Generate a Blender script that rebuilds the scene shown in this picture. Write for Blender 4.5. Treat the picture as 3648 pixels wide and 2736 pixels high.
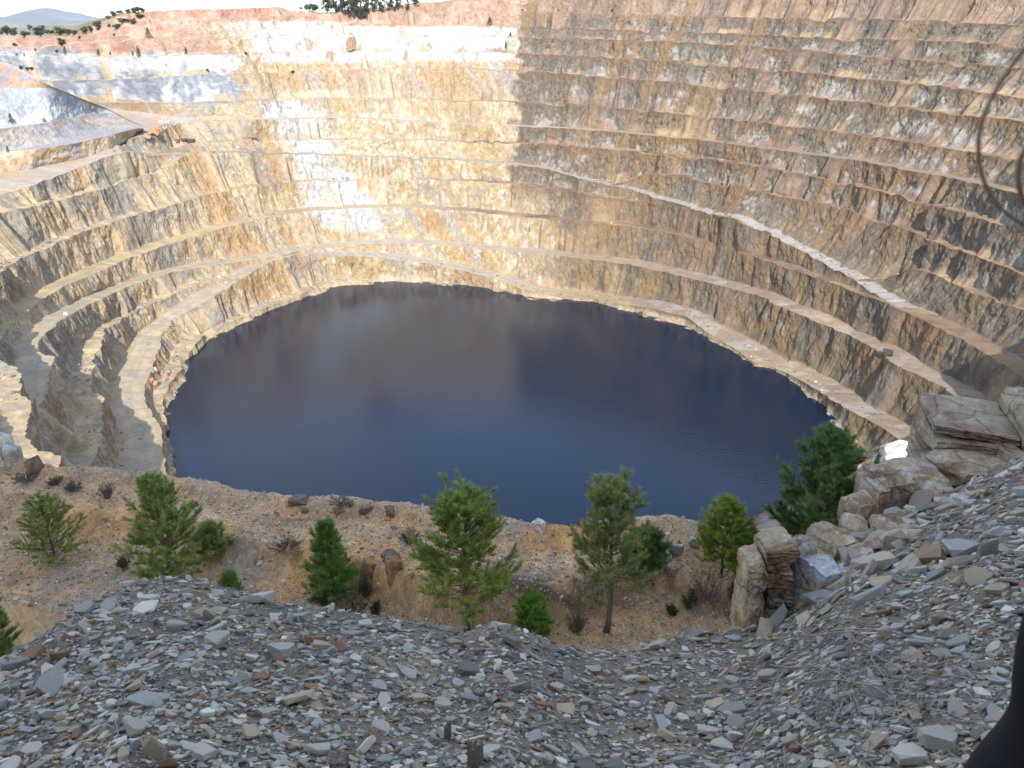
import bpy, bmesh, math, random
import numpy as np
from mathutils import Vector, Matrix, Quaternion

# ------------------------------------------------------------------ camera, sky, sun, exposure
S = bpy.context.scene
COL = S.collection
for o in list(bpy.data.objects):
    bpy.data.objects.remove(o)
R = math.radians
PITCH = R(23.55)
EYE = 150.0                      # camera height above the lake
FPX = 2950.0                     # focal length in pixels of the 3648 px wide photograph
cam_data = bpy.data.cameras.new('camera')
cam_data.sensor_width = 36.0
cam_data.lens = 36.0 * FPX / 3648.0
cam_data.clip_start = 0.05
cam_data.clip_end = 40000.0
cam_data.dof.use_dof = True
cam_data.dof.focus_distance = 60.0
cam_data.dof.aperture_fstop = 13.0
cam = bpy.data.objects.new('camera', cam_data)
cam.location = (0, 0, EYE)
cam.rotation_euler = (R(90) - PITCH, 0, 0)
COL.objects.link(cam)
S.camera = cam

SUN_EL, SUN_AZ = 35.0, 4.0      # sun behind the camera, SUN_AZ degrees to its right
world = bpy.data.worlds.new('World')
S.world = world
world.use_nodes = True
wn = world.node_tree
wn.nodes.clear()
w_out = wn.nodes.new('ShaderNodeOutputWorld')
w_bg = wn.nodes.new('ShaderNodeBackground')
w_sky = wn.nodes.new('ShaderNodeTexSky')
w_sky.sky_type = 'NISHITA'
w_sky.sun_disc = False
w_sky.sun_elevation = R(SUN_EL)
w_sky.sun_rotation = R(180.0 - SUN_AZ)
w_sky.altitude = 400.0
w_sky.air_density = 1.0
w_sky.dust_density = 0.2
w_sky.ozone_density = 3.5
w_bg.inputs['Strength'].default_value = 0.15
# thin warm cloud veil, added to take the blue out of the shade
w_tc = wn.nodes.new('ShaderNodeTexCoord')
w_n = wn.nodes.new('ShaderNodeTexNoise'); w_n.inputs['Scale'].default_value = 2.2; w_n.inputs['Detail'].default_value = 5
wn.links.new(w_tc.outputs['Generated'], w_n.inputs['Vector'])
w_mr = wn.nodes.new('ShaderNodeMapRange'); w_mr.inputs[1].default_value = 0.35; w_mr.inputs[2].default_value = 0.70
w_mr.inputs[3].default_value = 0.10; w_mr.inputs[4].default_value = 0.32
wn.links.new(w_n.outputs[0], w_mr.inputs[0])
w_mx = wn.nodes.new('ShaderNodeMix'); w_mx.data_type = 'RGBA'
wn.links.new(w_mr.outputs[0], w_mx.inputs['Factor'])
wn.links.new(w_sky.outputs[0], w_mx.inputs['A'])
w_mx.inputs['B'].default_value = (5.0, 4.5, 3.9, 1)
wn.links.new(w_mx.outputs['Result'], w_bg.inputs['Color'])
wn.links.new(w_bg.outputs[0], w_out.inputs['Surface'])

sun_data = bpy.data.lights.new('sun', 'SUN')
sun_data.energy = 2.4
sun_data.angle = R(0.5)
sun_data.color = (1.0, 0.94, 0.85)
sun = bpy.data.objects.new('sun', sun_data)
to_sun = Vector((math.sin(R(SUN_AZ)) * math.cos(R(SUN_EL)), -math.cos(R(SUN_AZ)) * math.cos(R(SUN_EL)), math.sin(R(SUN_EL))))
sun.rotation_euler = to_sun.to_track_quat('Z', 'Y').to_euler()
sun.location = to_sun * 300 + Vector((0, 0, EYE))
COL.objects.link(sun)

S.view_settings.view_transform = 'Standard'
S.view_settings.look = 'None'
S.view_settings.exposure = 1.33
S.view_settings.gamma = 1.0
S.view_settings.use_curve_mapping = False
S.render.engine = 'CYCLES'
S.cycles.max_bounces = 6
S.cycles.diffuse_bounces = 3
S.cycles.glossy_bounces = 3
S.cycles.transparent_max_bounces = 4
S.cycles.volume_bounces = 0
S.cycles.use_denoising = True
S.cycles.caustics_reflective = False
S.cycles.caustics_refractive = False

# ------------------------------------------------------------------ helpers
rng = np.random.default_rng(7)
random.seed(7)
CP, SP = math.cos(PITCH), math.sin(PITCH)

def ray(px, py):
    px = np.asarray(px, float); py = np.asarray(py, float)
    dx = (px - 1824.0) / FPX; dy = (1368.0 - py) / FPX
    return dx, CP + dy * SP, -SP + dy * CP

def unproj(px, py, z):
    x, y, w = ray(px, py)
    t = (np.asarray(z, float) - EYE) / w
    return x * t, y * t

def proj(x, y, z):
    zz = z - EYE
    d = y * CP - zz * SP; u = y * SP + zz * CP
    return 1824 + FPX * x / d, 1368 - FPX * u / d

DPX = 3648.0 / 2212.0
def D(x, y):
    return x * DPX, y * DPX

def sstep(a, b, x):
    t = np.clip((x - a) / (b - a), 0, 1)
    return t * t * (3 - 2 * t)

def _hash(ix, iy, iz, seed):
    h = (ix.astype(np.int64) * 374761393 + iy.astype(np.int64) * 668265263 + iz.astype(np.int64) * 2147483647 + seed * 1274126177) & 0xFFFFFFFF
    h = ((h ^ (h >> 13)) * 1274126177) & 0xFFFFFFFF
    h = (h ^ (h >> 16)) & 0xFFFFFFFF
    h = (h * 2246822519) & 0xFFFFFFFF
    h = h ^ (h >> 15)
    return (h & 0xFFFF) / 65535.0

def vnoise(x, y, z, seed=0):
    x = np.asarray(x, float); y = np.asarray(y, float) + 0 * x; z = np.asarray(z, float) + 0 * x
    ix = np.floor(x); iy = np.floor(y); iz = np.floor(z)
    fx = x - ix; fy = y - iy; fz = z - iz
    fx = fx * fx * (3 - 2 * fx); fy = fy * fy * (3 - 2 * fy); fz = fz * fz * (3 - 2 * fz)
    r = 0.0
    for a in (0, 1):
        wx = fx if a else 1 - fx
        for b in (0, 1):
            wy = fy if b else 1 - fy
            for c in (0, 1):
                wz = fz if c else 1 - fz
                r = r + wx * wy * wz * _hash(ix + a, iy + b, iz + c, seed)
    return r

def fbm(x, y, z, seed=0, octaves=4, gain=0.5):
    s = 0.0; a = 1.0; tot = 0.0
    for k in range(octaves):
        s = s + a * vnoise(x, y, z, seed + 17 * k); tot += a
        a *= gain
        x = np.asarray(x) * 2.03 + 5.1; y = np.asarray(y) * 2.03 + 1.7; z = np.asarray(z) * 2.03 + 9.2
    return s / tot

def ridged(x, y, z, seed=0, octaves=3):
    s = 0.0; a = 1.0; tot = 0.0
    for k in range(octaves):
        s = s + a * (1 - np.abs(2 * vnoise(x, y, z, seed + 31 * k) - 1)); tot += a
        a *= 0.5
        x = np.asarray(x) * 2.1 + 3.3; y = np.asarray(y) * 2.1 + 7.7; z = np.asarray(z) * 2.1 + 1.9
    return s / tot

def mesh_from(name, V, F, mat=None, col=None, smooth=False, parent=None, nper=None):
    """V (n,3), F (m,k) array of tris or quads"""
    V = np.asarray(V, np.float32); F = np.asarray(F, np.int32)
    me = bpy.data.meshes.new(name)
    m, k = F.shape
    me.vertices.add(len(V)); me.vertices.foreach_set('co', V.ravel())
    me.loops.add(m * k); me.loops.foreach_set('vertex_index', F.ravel())
    me.polygons.add(m)
    me.polygons.foreach_set('loop_start', np.arange(0, m * k, k, dtype=np.int32))
    if smooth:
        me.polygons.foreach_set('use_smooth', np.ones(m, dtype=bool))
    else:
        me.polygons.foreach_set('use_smooth', np.zeros(m, dtype=bool))
    if col is not None:
        col = np.asarray(col, np.float32)
        at = me.attributes.new('tint', 'FLOAT_COLOR', 'POINT')
        c4 = np.ones((len(V), 4), np.float32); c4[:, :3] = col
        at.data.foreach_set('color', c4.ravel())
    me.update(calc_edges=True)
    if mat is not None:
        me.materials.append(mat)
    o = bpy.data.objects.new(name, me)
    COL.objects.link(o)
    if parent is not None:
        o.parent = parent
    return o

def grid_faces(nr, nc, wrap=False):
    i = np.arange(nr - 1)[:, None]; j = np.arange(nc - (0 if wrap else 1))[None, :]
    j2 = (j + 1) % nc
    a = i * nc + j; b = i * nc + j2; c = (i + 1) * nc + j2; d = (i + 1) * nc + j
    return np.stack([a, b, c, d], -1).reshape(-1, 4)

def tag(o, label=None, cat=None, group=None, kind=None):
    if label: o['label'] = label
    if cat: o['category'] = cat
    if group: o['group'] = group
    if kind: o['kind'] = kind
    return o

def empty(name, loc=(0, 0, 0), rz=0.0):
    o = bpy.data.objects.new(name, None)
    o.location = loc; o.rotation_euler = (0, 0, rz); o.empty_display_size = 0.2
    COL.objects.link(o)
    return o

def tube(path, radii, n=6):
    """polyline tube -> V,F(quads)"""
    path = np.asarray(path, float); m = len(path)
    radii = np.broadcast_to(np.asarray(radii, float), (m,))
    tan = np.gradient(path, axis=0)
    tan /= np.linalg.norm(tan, axis=1)[:, None] + 1e-9
    ref = np.where(np.abs(tan[:, 2:3]) > 0.9, np.array([[1.0, 0, 0]]), np.array([[0, 0, 1.0]]))
    a = np.cross(tan, ref); a /= np.linalg.norm(a, axis=1)[:, None] + 1e-9
    b = np.cross(tan, a)
    ang = np.linspace(0, 2 * np.pi, n, endpoint=False)
    V = path[:, None, :] + radii[:, None, None] * (np.cos(ang)[None, :, None] * a[:, None, :] + np.sin(ang)[None, :, None] * b[:, None, :])
    V = V.reshape(-1, 3)
    F = grid_faces(m, n, wrap=True)
    V = np.vstack([V, path[:1], path[-1:]])
    i0, i1 = len(V) - 2, len(V) - 1
    caps = [[(j + 1) % n, j, i0, i0] for j in range(n)] + [[(m - 1) * n + j, (m - 1) * n + (j + 1) % n, i1, i1] for j in range(n)]
    tri = np.array(caps)[:, :3]
    quad_t = np.vstack([F[:, [0, 1, 2]], F[:, [0, 2, 3]], tri])
    return V, quad_t

def join(parts):
    Vs, Fs, n = [], [], 0
    for V, F in parts:
        Vs.append(V); Fs.append(np.asarray(F) + n); n += len(V)
    return np.vstack(Vs), np.vstack(Fs)

# ------------------------------------------------------------------ materials
def new_mat(name):
    m = bpy.data.materials.new(name); m.use_nodes = True
    nt = m.node_tree
    b = nt.nodes['Principled BSDF']
    return m, nt, b

def rock_mat(name, base=None, rough=0.9, grain=3.0, grain2=0.5, bump=0.35, bump_d=0.15, contrast=0.35, spec=0.25, coord='Generated', cracks=None):
    """rock: colour from the 'tint' attribute (or a base colour) broken up by two scales of noise, with bump"""
    m, nt, b = new_mat(name)
    N, L = nt.nodes, nt.links
    tc = N.new('ShaderNodeNewGeometry')
    if coord == 'Object':
        tco = N.new('ShaderNodeTexCoord'); pos = tco.outputs['Object']
    else:
        pos = tc.outputs['Position']
    if base is None:
        at = N.new('ShaderNodeAttribute'); at.attribute_name = 'tint'; src = at.outputs['Color']
    else:
        rgb = N.new('ShaderNodeRGB'); rgb.outputs[0].default_value = (*base, 1); src = rgb.outputs[0]
    n1 = N.new('ShaderNodeTexNoise'); n1.inputs['Scale'].default_value = 1.0 / grain; n1.inputs['Detail'].default_value = 5; n1.inputs['Roughness'].default_value = 0.65
    n2 = N.new('ShaderNodeTexNoise'); n2.inputs['Scale'].default_value = 1.0 / grain2; n2.inputs['Detail'].default_value = 4; n2.inputs['Roughness'].default_value = 0.7
    L.new(pos, n1.inputs['Vector']); L.new(pos, n2.inputs['Vector'])
    r1 = N.new('ShaderNodeMapRange'); r1.inputs[1].default_value = 0.3; r1.inputs[2].default_value = 0.7
    r1.inputs[3].default_value = 1 - contrast; r1.inputs[4].default_value = 1 + contrast
    L.new(n1.outputs[0], r1.inputs[0])
    r2 = N.new('ShaderNodeMapRange'); r2.inputs[1].default_value = 0.3; r2.inputs[2].default_value = 0.7
    r2.inputs[3].default_value = 1 - contrast; r2.inputs[4].default_value = 1 + contrast
    L.new(n2.outputs[0], r2.inputs[0])
    mu = N.new('ShaderNodeMath'); mu.operation = 'MULTIPLY'
    L.new(r1.outputs[0], mu.inputs[0]); L.new(r2.outputs[0], mu.inputs[1])
    ck = None
    if cracks:
        mp = N.new('ShaderNodeMapping'); mp.inputs['Scale'].default_value = cracks
        wv = N.new('ShaderNodeVectorMath'); wv.operation = 'MULTIPLY_ADD'
        L.new(n1.outputs['Color'], wv.inputs[0]); wv.inputs[1].default_value = (grain * .6,) * 3; L.new(pos, wv.inputs[2])
        L.new(wv.outputs[0], mp.inputs['Vector'])
        vo = N.new('ShaderNodeTexVoronoi'); vo.feature = 'DISTANCE_TO_EDGE'; vo.inputs['Scale'].default_value = 1.0
        L.new(mp.outputs[0], vo.inputs['Vector'])
        rc = N.new('ShaderNodeMapRange'); rc.inputs[1].default_value = 0.0; rc.inputs[2].default_value = 0.045; rc.inputs[3].default_value = 0.55; rc.inputs[4].default_value = 1.0
        L.new(vo.outputs['Distance'], rc.inputs[0])
        mu2 = N.new('ShaderNodeMath'); mu2.operation = 'MULTIPLY'
        L.new(mu.outputs[0], mu2.inputs[0]); L.new(rc.outputs[0], mu2.inputs[1])
        mu = mu2; ck = rc
    vm = N.new('ShaderNodeVectorMath'); vm.operation = 'SCALE'
    L.new(src, vm.inputs[0]); L.new(mu.outputs[0], vm.inputs['Scale'])
    L.new(vm.outputs[0], b.inputs['Base Color'])
    b.inputs['Roughness'].default_value = rough
    b.inputs['Specular IOR Level'].default_value = spec
    bm = N.new('ShaderNodeBump'); bm.inputs['Strength'].default_value = bump; bm.inputs['Distance'].default_value = bump_d
    if ck is not None:
        ad = N.new('ShaderNodeMath'); ad.operation = 'ADD'; L.new(n2.outputs[0], ad.inputs[0]); L.new(ck.outputs[0], ad.inputs[1]); L.new(ad.outputs[0], bm.inputs['Height'])
    else:
        L.new(n2.outputs[0], bm.inputs['Height'])
    L.new(bm.outputs[0], b.inputs['Normal'])
    return m

M_PIT = rock_mat('pit_rock', grain=2.6, grain2=0.8, bump=0.6, bump_d=0.5, contrast=0.2)
M_FLOOR = rock_mat('bench_floor', grain=4.0, grain2=0.9, bump=0.4, bump_d=0.2, contrast=0.2)
M_ROAD = rock_mat('haul_road', grain=5.0, grain2=1.2, bump=0.2, bump_d=0.1, contrast=0.12)
M_FAR = rock_mat('far_ground', grain=400.0, grain2=60.0, bump=0.3, bump_d=20, contrast=0.25)
M_SOIL = rock_mat('terrace_soil', grain=0.9, grain2=0.07, bump=0.7, bump_d=0.05, contrast=0.3)
M_BANK = rock_mat('bank_soil', grain=0.2, grain2=0.012, bump=0.8, bump_d=0.01, contrast=0.35)
M_STUFF = rock_mat('loose_stone', grain=0.05, grain2=0.008, bump=0.35, bump_d=0.003, contrast=0.16, spec=0.35, rough=0.75)
M_CHIP = rock_mat('terrace_chip', grain=0.3, grain2=0.05, bump=0.3, bump_d=0.02, contrast=0.2)
M_TALUS = rock_mat('talus', grain=1.5, grain2=0.5, bump=0.3, bump_d=0.2, contrast=0.2)

# ------------------------------------------------------------------ the pit: traced bench lines -> 3-D
OFF = {'T1': (0, 0), 'T2': (912, 0), 'T3': (1824, 0), 'T4': (2736, 0), 'B1': (0, 684), 'B2': (912, 684), 'B3': (1824, 684), 'B4': (2736, 684)}
def pts(*segs):
    out = []
    for panel, lst in segs:
        if panel == 'P':
            out += lst; continue
        if panel == 'D':
            out += [(a * DPX, b * DPX) for a, b in lst]; continue
        if panel == 'R5':
            out += [(a * 0.4973, 1100 + b * 0.4973) for a, b in lst]; continue
        if panel == 'R6':
            out += [(2248 + a * 0.6329, 800 + b * 0.6329) for a, b in lst]; continue
        ox, oy = OFF[panel]
        out += [(ox + a * 0.4123, oy + b * 0.4123) for a, b in lst]
    return out

CX, CY = -15.0, 350.0           # pit centre
TH0, TH1 = -75.0, 285.0
NT = 2000
# denser sampling on the walls in view (-30..235 degrees)
_t = np.linspace(0, 1, NT)
TH = np.interp(_t, [0, 0.03, 0.975, 1], [TH0, -36, 262, TH1])
THR = np.radians(TH); UX, UY = np.cos(THR), np.sin(THR)

# name: (points, z preference given at pixel x's, berm width in front of the face above)
LV = []
def level(name, p, z, w, floor='floor', lo=None, hi=None):
    LV.append(dict(name=name, p=p, z=z, w=w, floor=floor, lo=lo, hi=hi))

# lo = what the line merges with on the left (large theta) end, hi = on the right (small theta) end
level('W', pts(('R5', [(1290, 1240), (1250, 1000), (1245, 900), (1212, 750), (1203, 700), (1260, 620), (1330, 540), (1345, 470), (1370, 360), (1440, 320), (1500, 260), (1560, 185)]),
               ('B1', [(2040, 1160)]), ('B2', [(0, 1095), (60, 1060), (110, 1020), (250, 985), (380, 925), (600, 860), (650, 830), (820, 800), (960, 800), (1130, 775), (1180, 770), (1420, 790), (1500, 785), (1590, 805), (1800, 815), (1950, 825), (2080, 860)]),
               ('B3', [(0, 880), (70, 890), (150, 925), (400, 940), (450, 925), (700, 950), (850, 995), (1000, 1040), (1170, 1080), (1280, 1125), (1500, 1175), (1640, 1230), (1720, 1285), (1850, 1345), (1960, 1400), (2030, 1495)]),
               ('B4', [(0, 1520), (150, 1590), (240, 1659)]), ('R6', [(900, 870), (945, 910), (1000, 980), (1090, 1030), (1100, 1060), (1140, 1130)]), ('P', [(2993, 1600), (3000, 1700)])), 0.0, 1.0)
level('S', pts(('R5', [(1260, 1240), (1225, 1000), (1215, 900), (1180, 750), (1165, 690), (1180, 600), (1230, 520), (1290, 440), (1310, 340), (1390, 270), (1480, 180)]),
               ('B1', [(1850, 1190), (2000, 1120), (2212, 1040)]), ('B2', [(0, 1035), (200, 955), (400, 880), (560, 800), (700, 765), (900, 730), (1000, 740), (1130, 750)])), 3.0, 9.0, hi='W')
level('L', pts(('R5', [(1230, 1250), (1190, 1150), (1170, 1000), (1150, 850), (1060, 700), (1030, 560), (1100, 400), (1160, 230)]),
               ('B1', [(1390, 1250), (1500, 1100), (1700, 980), (1950, 840), (2212, 670)]), ('B2', [(150, 590), (350, 535), (520, 540), (700, 550), (1000, 560), (1200, 585), (1400, 605), (1700, 660), (2000, 735), (2212, 800)]),
               ('B3', [(150, 860), (300, 893), (450, 915), (700, 935), (900, 965), (1200, 1005), (1500, 1075), (1700, 1220), (1900, 1345)]), ('R6', [(720, 790), (900, 850), (1000, 900), (1110, 980), (1300, 1080), (1450, 1170), (1560, 1280), (1640, 1400)])),
      [(560, 10), (585, 12), (640, 16), (760, 22), (1000, 27), (1250, 25), (1700, 11), (1950, 3), (2300, 2.5), (2700, 3), (2900, 5), (3300, 7)], 15.0, floor='road')
level('K', pts(('P', [(330, 1700), (325, 1640), (345, 1600), (360, 1500), (368, 1420), (345, 1359), (350, 1270), (371, 1170), (454, 1128), (536, 1083), (693, 1017), (800, 976), (850, 960)])),
      [(330, 27), (370, 27), (454, 24), (693, 25.5), (804, 26.5), (850, 27)], 9.0, hi='L')
level('A11', pts(('R5', [(330, 1250), (330, 1100), (270, 1000), (280, 850), (290, 700), (340, 600), (350, 480), (380, 350)]), ('P', [(128, 1245), (150, 1200), (205, 1150), (230, 1129), (264, 1113), (350, 1067), (412, 1038), (536, 993), (618, 968), (830, 935)]),
                 ('B2', [(150, 560), (400, 505), (700, 470), (950, 452), (1200, 442), (1480, 450), (1850, 480), (2212, 520)]),
                 ('B3', [(400, 550), (700, 585), (1000, 625), (1300, 685), (1700, 785), (2000, 855), (2212, 930)]), ('B4', [(0, 945), (200, 1025), (400, 1115), (700, 1240), (950, 1370), (1100, 1490), (1350, 1610), (1550, 1700)]), ('P', [(3420, 1460), (3540, 1560)])),
      [(120, 44), (230, 43), (412, 38), (700, 32), (912, 29), (1300, 22), (1824, 21), (2300, 26), (2736, 29), (3100, 30), (3300, 30)], 12.0, floor='road')
level('A10', pts(('B1', [(0, 1270), (100, 1150), (200, 1060), (350, 935), (600, 790), (800, 715), (1100, 578), (1500, 440), (1900, 320), (2212, 240)]),
                 ('B2', [(100, 215), (480, 160), (850, 142), (1200, 130), (1500, 140), (1900, 170), (2212, 210)]), ('B3', [(300, 230), (600, 270), (980, 290), (1200, 320), (1400, 370), (1700, 440), (2000, 530), (2212, 590)]),
                 ('B4', [(200, 670), (300, 705), (600, 800), (800, 885), (1000, 970), (1050, 985)])),
      [(0, 50), (300, 47), (912, 44), (1824, 40), (2300, 42), (2736, 45), (3170, 44)], 11.0, floor='ochre', hi='R8')
level('A9', pts(('B1', [(0, 690), (150, 590), (400, 480), (700, 360), (1000, 250), (1200, 190), (1500, 110), (1800, 20)]), ('T1', [(2000, 1632)]),
                ('T2', [(0, 1610), (300, 1575), (600, 1560), (900, 1542), (1200, 1545), (1500, 1555), (1900, 1568), (2212, 1585)]), ('B3', [(0, -65), (300, -40), (640, 20), (1000, 72), (1400, 118), (1700, 185), (1900, 240)])),
      [(0, 64), (500, 63), (912, 62), (1824, 57), (2500, 60)], 7.0, hi='R8')
level('X', pts(('B1', [(0, 175), (250, 128), (400, 92), (700, 25)]), ('T1', [(1000, 1590), (1300, 1498), (1550, 1430), (1700, 1370), (1760, 1335)])),
      [(0, 71), (300, 72), (560, 75), (720, 80)], 6.0, hi='R8')
level('R8', pts(('T1', [(950, 1372), (1100, 1366), (1300, 1345), (1600, 1330), (1900, 1322)]), ('T2', [(0, 1320), (300, 1332), (600, 1342), (1000, 1358), (1400, 1368), (1800, 1390), (2212, 1420)]),
                ('T3', [(300, 1460), (600, 1545), (900, 1610), (1100, 1659)]), ('B3', [(1300, 85), (1600, 165), (1900, 245), (2212, 350)]), ('B4', [(0, 350), (250, 480), (500, 630), (750, 770), (950, 905), (1080, 980), (1250, 1060), (1500, 1190), (1750, 1310), (2000, 1460), (2212, 1610)]), ('P', [(3800, 1450)])),
      [(390, 81), (600, 80), (912, 79), (1400, 75), (1824, 68), (2300, 62), (2736, 56), (3000, 49), (3170, 44), (3400, 43), (3648, 43)], 8.0, floor='pale', lo='A6')
level('M', pts(('B4', [(690, 625), (760, 590), (900, 575), (1100, 615), (1300, 695), (1500, 780), (1750, 910), (1900, 980), (2212, 1100)]), ('P', [(3800, 1220)])),
      [(3015, 53), (3100, 56), (3300, 57), (3648, 57)], 7.0, lo='R8')
level('N', pts(('T3', [(780, 1532), (950, 1513), (1200, 1512), (1500, 1535), (1750, 1588), (2000, 1640), (2212, 1680)]), ('B4', [(0, 40), (400, 112), (750, 218), (1100, 318), (1300, 398), (1600, 500), (1900, 620), (2212, 740)]), ('P', [(3800, 1060)])),
      [(2145, 66), (2250, 69), (2736, 71), (3200, 71), (3648, 70)], 7.0, lo='R8')
level('A7', pts(('T1', [(1260, 1335), (1380, 1290), (1450, 1268), (1650, 1238), (1900, 1228)]), ('T2', [(0, 1235), (300, 1225), (600, 1215), (1000, 1210), (1400, 1215), (1800, 1225), (2212, 1240)]),
                ('T3', [(400, 1265), (800, 1290), (1200, 1320), (1600, 1370), (1900, 1410), (2212, 1450)]), ('T4', [(300, 1520), (600, 1585), (900, 1650)]), ('B4', [(1250, 70), (1550, 140), (1850, 240), (2212, 350)]), ('P', [(3800, 885)])),
      [(520, 83), (912, 84), (1824, 79), (2736, 83), (3648, 84)], 7.0, lo='A6')
level('A6', pts(('T1', [(-300, 1760), (0, 1690), (100, 1659), (300, 1600), (700, 1440), (1000, 1330), (1250, 1220), (1430, 1110), (1550, 1062), (1800, 1046)]), ('T2', [(0, 1038), (400, 1022), (700, 1020), (1100, 1030), (1500, 1055), (1900, 1075), (2212, 1088)]),
                ('T3', [(400, 1105), (800, 1130), (1200, 1170), (1600, 1205), (1900, 1245), (2212, 1285)]), ('T4', [(400, 1340), (800, 1390), (1200, 1470), (1500, 1520), (1800, 1585), (2212, 1680)]), ('P', [(3800, 730)])),
      [(0, 76), (300, 84), (560, 92), (912, 94), (1824, 88), (2736, 91), (3648, 95)], 7.0, floor='road')
UP = []
LW, LV = LV, UP
level('A5', pts(('T1', [(-300, 868), (0, 868), (650, 872), (900, 880), (1300, 890), (1700, 886)]), ('T2', [(0, 870), (300, 850), (600, 845), (1000, 848), (1400, 855), (1800, 865), (2212, 885)]), ('T3', [(500, 900), (900, 915), (1200, 950), (1600, 1005), (1900, 1035), (2212, 1065)]),
                ('T4', [(0, 1080), (400, 1115), (700, 1160), (1100, 1210), (1500, 1275), (1900, 1340), (2212, 1390)]), ('P', [(3800, 605)])), [(0, 103), (912, 105), (1824, 101), (2736, 102), (3648, 106)], 6.0)
level('A4', pts(('T1', [(-300, 690), (0, 690), (900, 690), (1300, 668), (1600, 655), (1900, 641)]), ('T2', [(0, 636), (200, 626), (500, 611), (900, 594), (1300, 583), (1700, 590), (2212, 612)]), ('T3', [(400, 630), (800, 665), (1200, 695), (1500, 720), (1800, 755), (2212, 800)]),
                ('T4', [(400, 840), (800, 885), (1100, 925), (1500, 980), (1900, 1015), (2212, 1040)]), ('P', [(3800, 455)])), [(0, 120), (912, 121), (1824, 119), (2736, 117), (3648, 121)], 6.0)
level('A3', pts(('T1', [(-300, 480), (0, 480), (400, 490), (600, 490), (900, 495), (1250, 495), (1550, 480), (1900, 470)]), ('T2', [(0, 456), (400, 440), (700, 435), (1000, 435), (1400, 445), (1800, 450), (2212, 453)]), ('T3', [(500, 480), (900, 500), (1200, 520), (1500, 535), (1850, 575), (2212, 600)]),
                ('T4', [(300, 630), (700, 670), (1000, 695), (1400, 735), (1800, 790), (2212, 850)]), ('P', [(3800, 375)])), [(0, 131), (912, 132), (1824, 131), (2736, 128), (3648, 130)], 6.0)
level('A2', pts(('T1', [(-300, 410), (0, 400), (500, 395), (700, 372), (900, 352), (1200, 343), (1500, 340), (1900, 340)]), ('T2', [(0, 340), (200, 312), (600, 305), (1000, 310), (1500, 318), (2212, 325)]), ('T3', [(500, 330), (900, 345), (1300, 360), (1700, 380), (2212, 405)]),
                ('T4', [(0, 430), (400, 440), (700, 475), (1000, 505), (1400, 535), (1800, 560), (2212, 590)]), ('P', [(3800, 258)])), [(0, 138), (912, 141), (1824, 140), (2736, 138), (3648, 141)], 6.0)
level('A1', pts(('T1', [(-300, 345), (0, 345), (500, 345), (700, 330), (950, 315), (1300, 300), (1700, 285), (2100, 270)]), ('T2', [(0, 268), (300, 240), (600, 215), (850, 205), (1000, 210), (1600, 220), (2212, 230)]), ('T3', [(600, 245), (1100, 265), (1450, 280), (1900, 290), (2212, 298)]),
                ('T4', [(0, 305), (500, 325), (1000, 340), (1600, 360), (2212, 390)]), ('P', [(3800, 172)])), [(0, 141), (912, 146), (1824, 147), (2736, 144), (3648, 149)], 5.0)
level('A0', pts(('T1', [(-300, 318), (0, 318), (400, 334), (700, 305), (900, 270), (1100, 215), (1350, 150), (1700, 180), (2000, 165)]), ('T2', [(0, 150), (300, 135), (600, 122), (850, 118), (1000, 104), (1300, 103), (1700, 95), (2212, 98)]), ('T3', [(500, 110), (1000, 125), (1600, 140), (2212, 155)]),
                ('T4', [(700, 155), (1300, 178), (2212, 215)]), ('P', [(3800, 97)])), [(0, 142), (560, 150), (912, 152), (1824, 157), (2736, 153), (3648, 160)], 5.0)
level('TOP', pts(('T1', [(-300, 300), (0, 303), (400, 325), (700, 290), (850, 195), (1000, 128), (1150, 95), (1240, 100), (1400, 100), (1600, 78), (2000, 75)]), ('T2', [(0, 64), (100, 58), (250, 60), (300, 82), (600, 100), (850, 112), (1000, 98), (1200, 50), (1400, 30), (1700, 10), (2212, -5)]), ('T3', [(500, -40), (1000, -70), (2212, -120)]),
                 ('T4', [(1000, -140), (2212, -180)]), ('P', [(3800, -90)])), [(0, 143), (560, 154), (912, 158), (1400, 160), (1824, 170), (2736, 172), (3648, 178)], 8.0)
LV = LW

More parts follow.
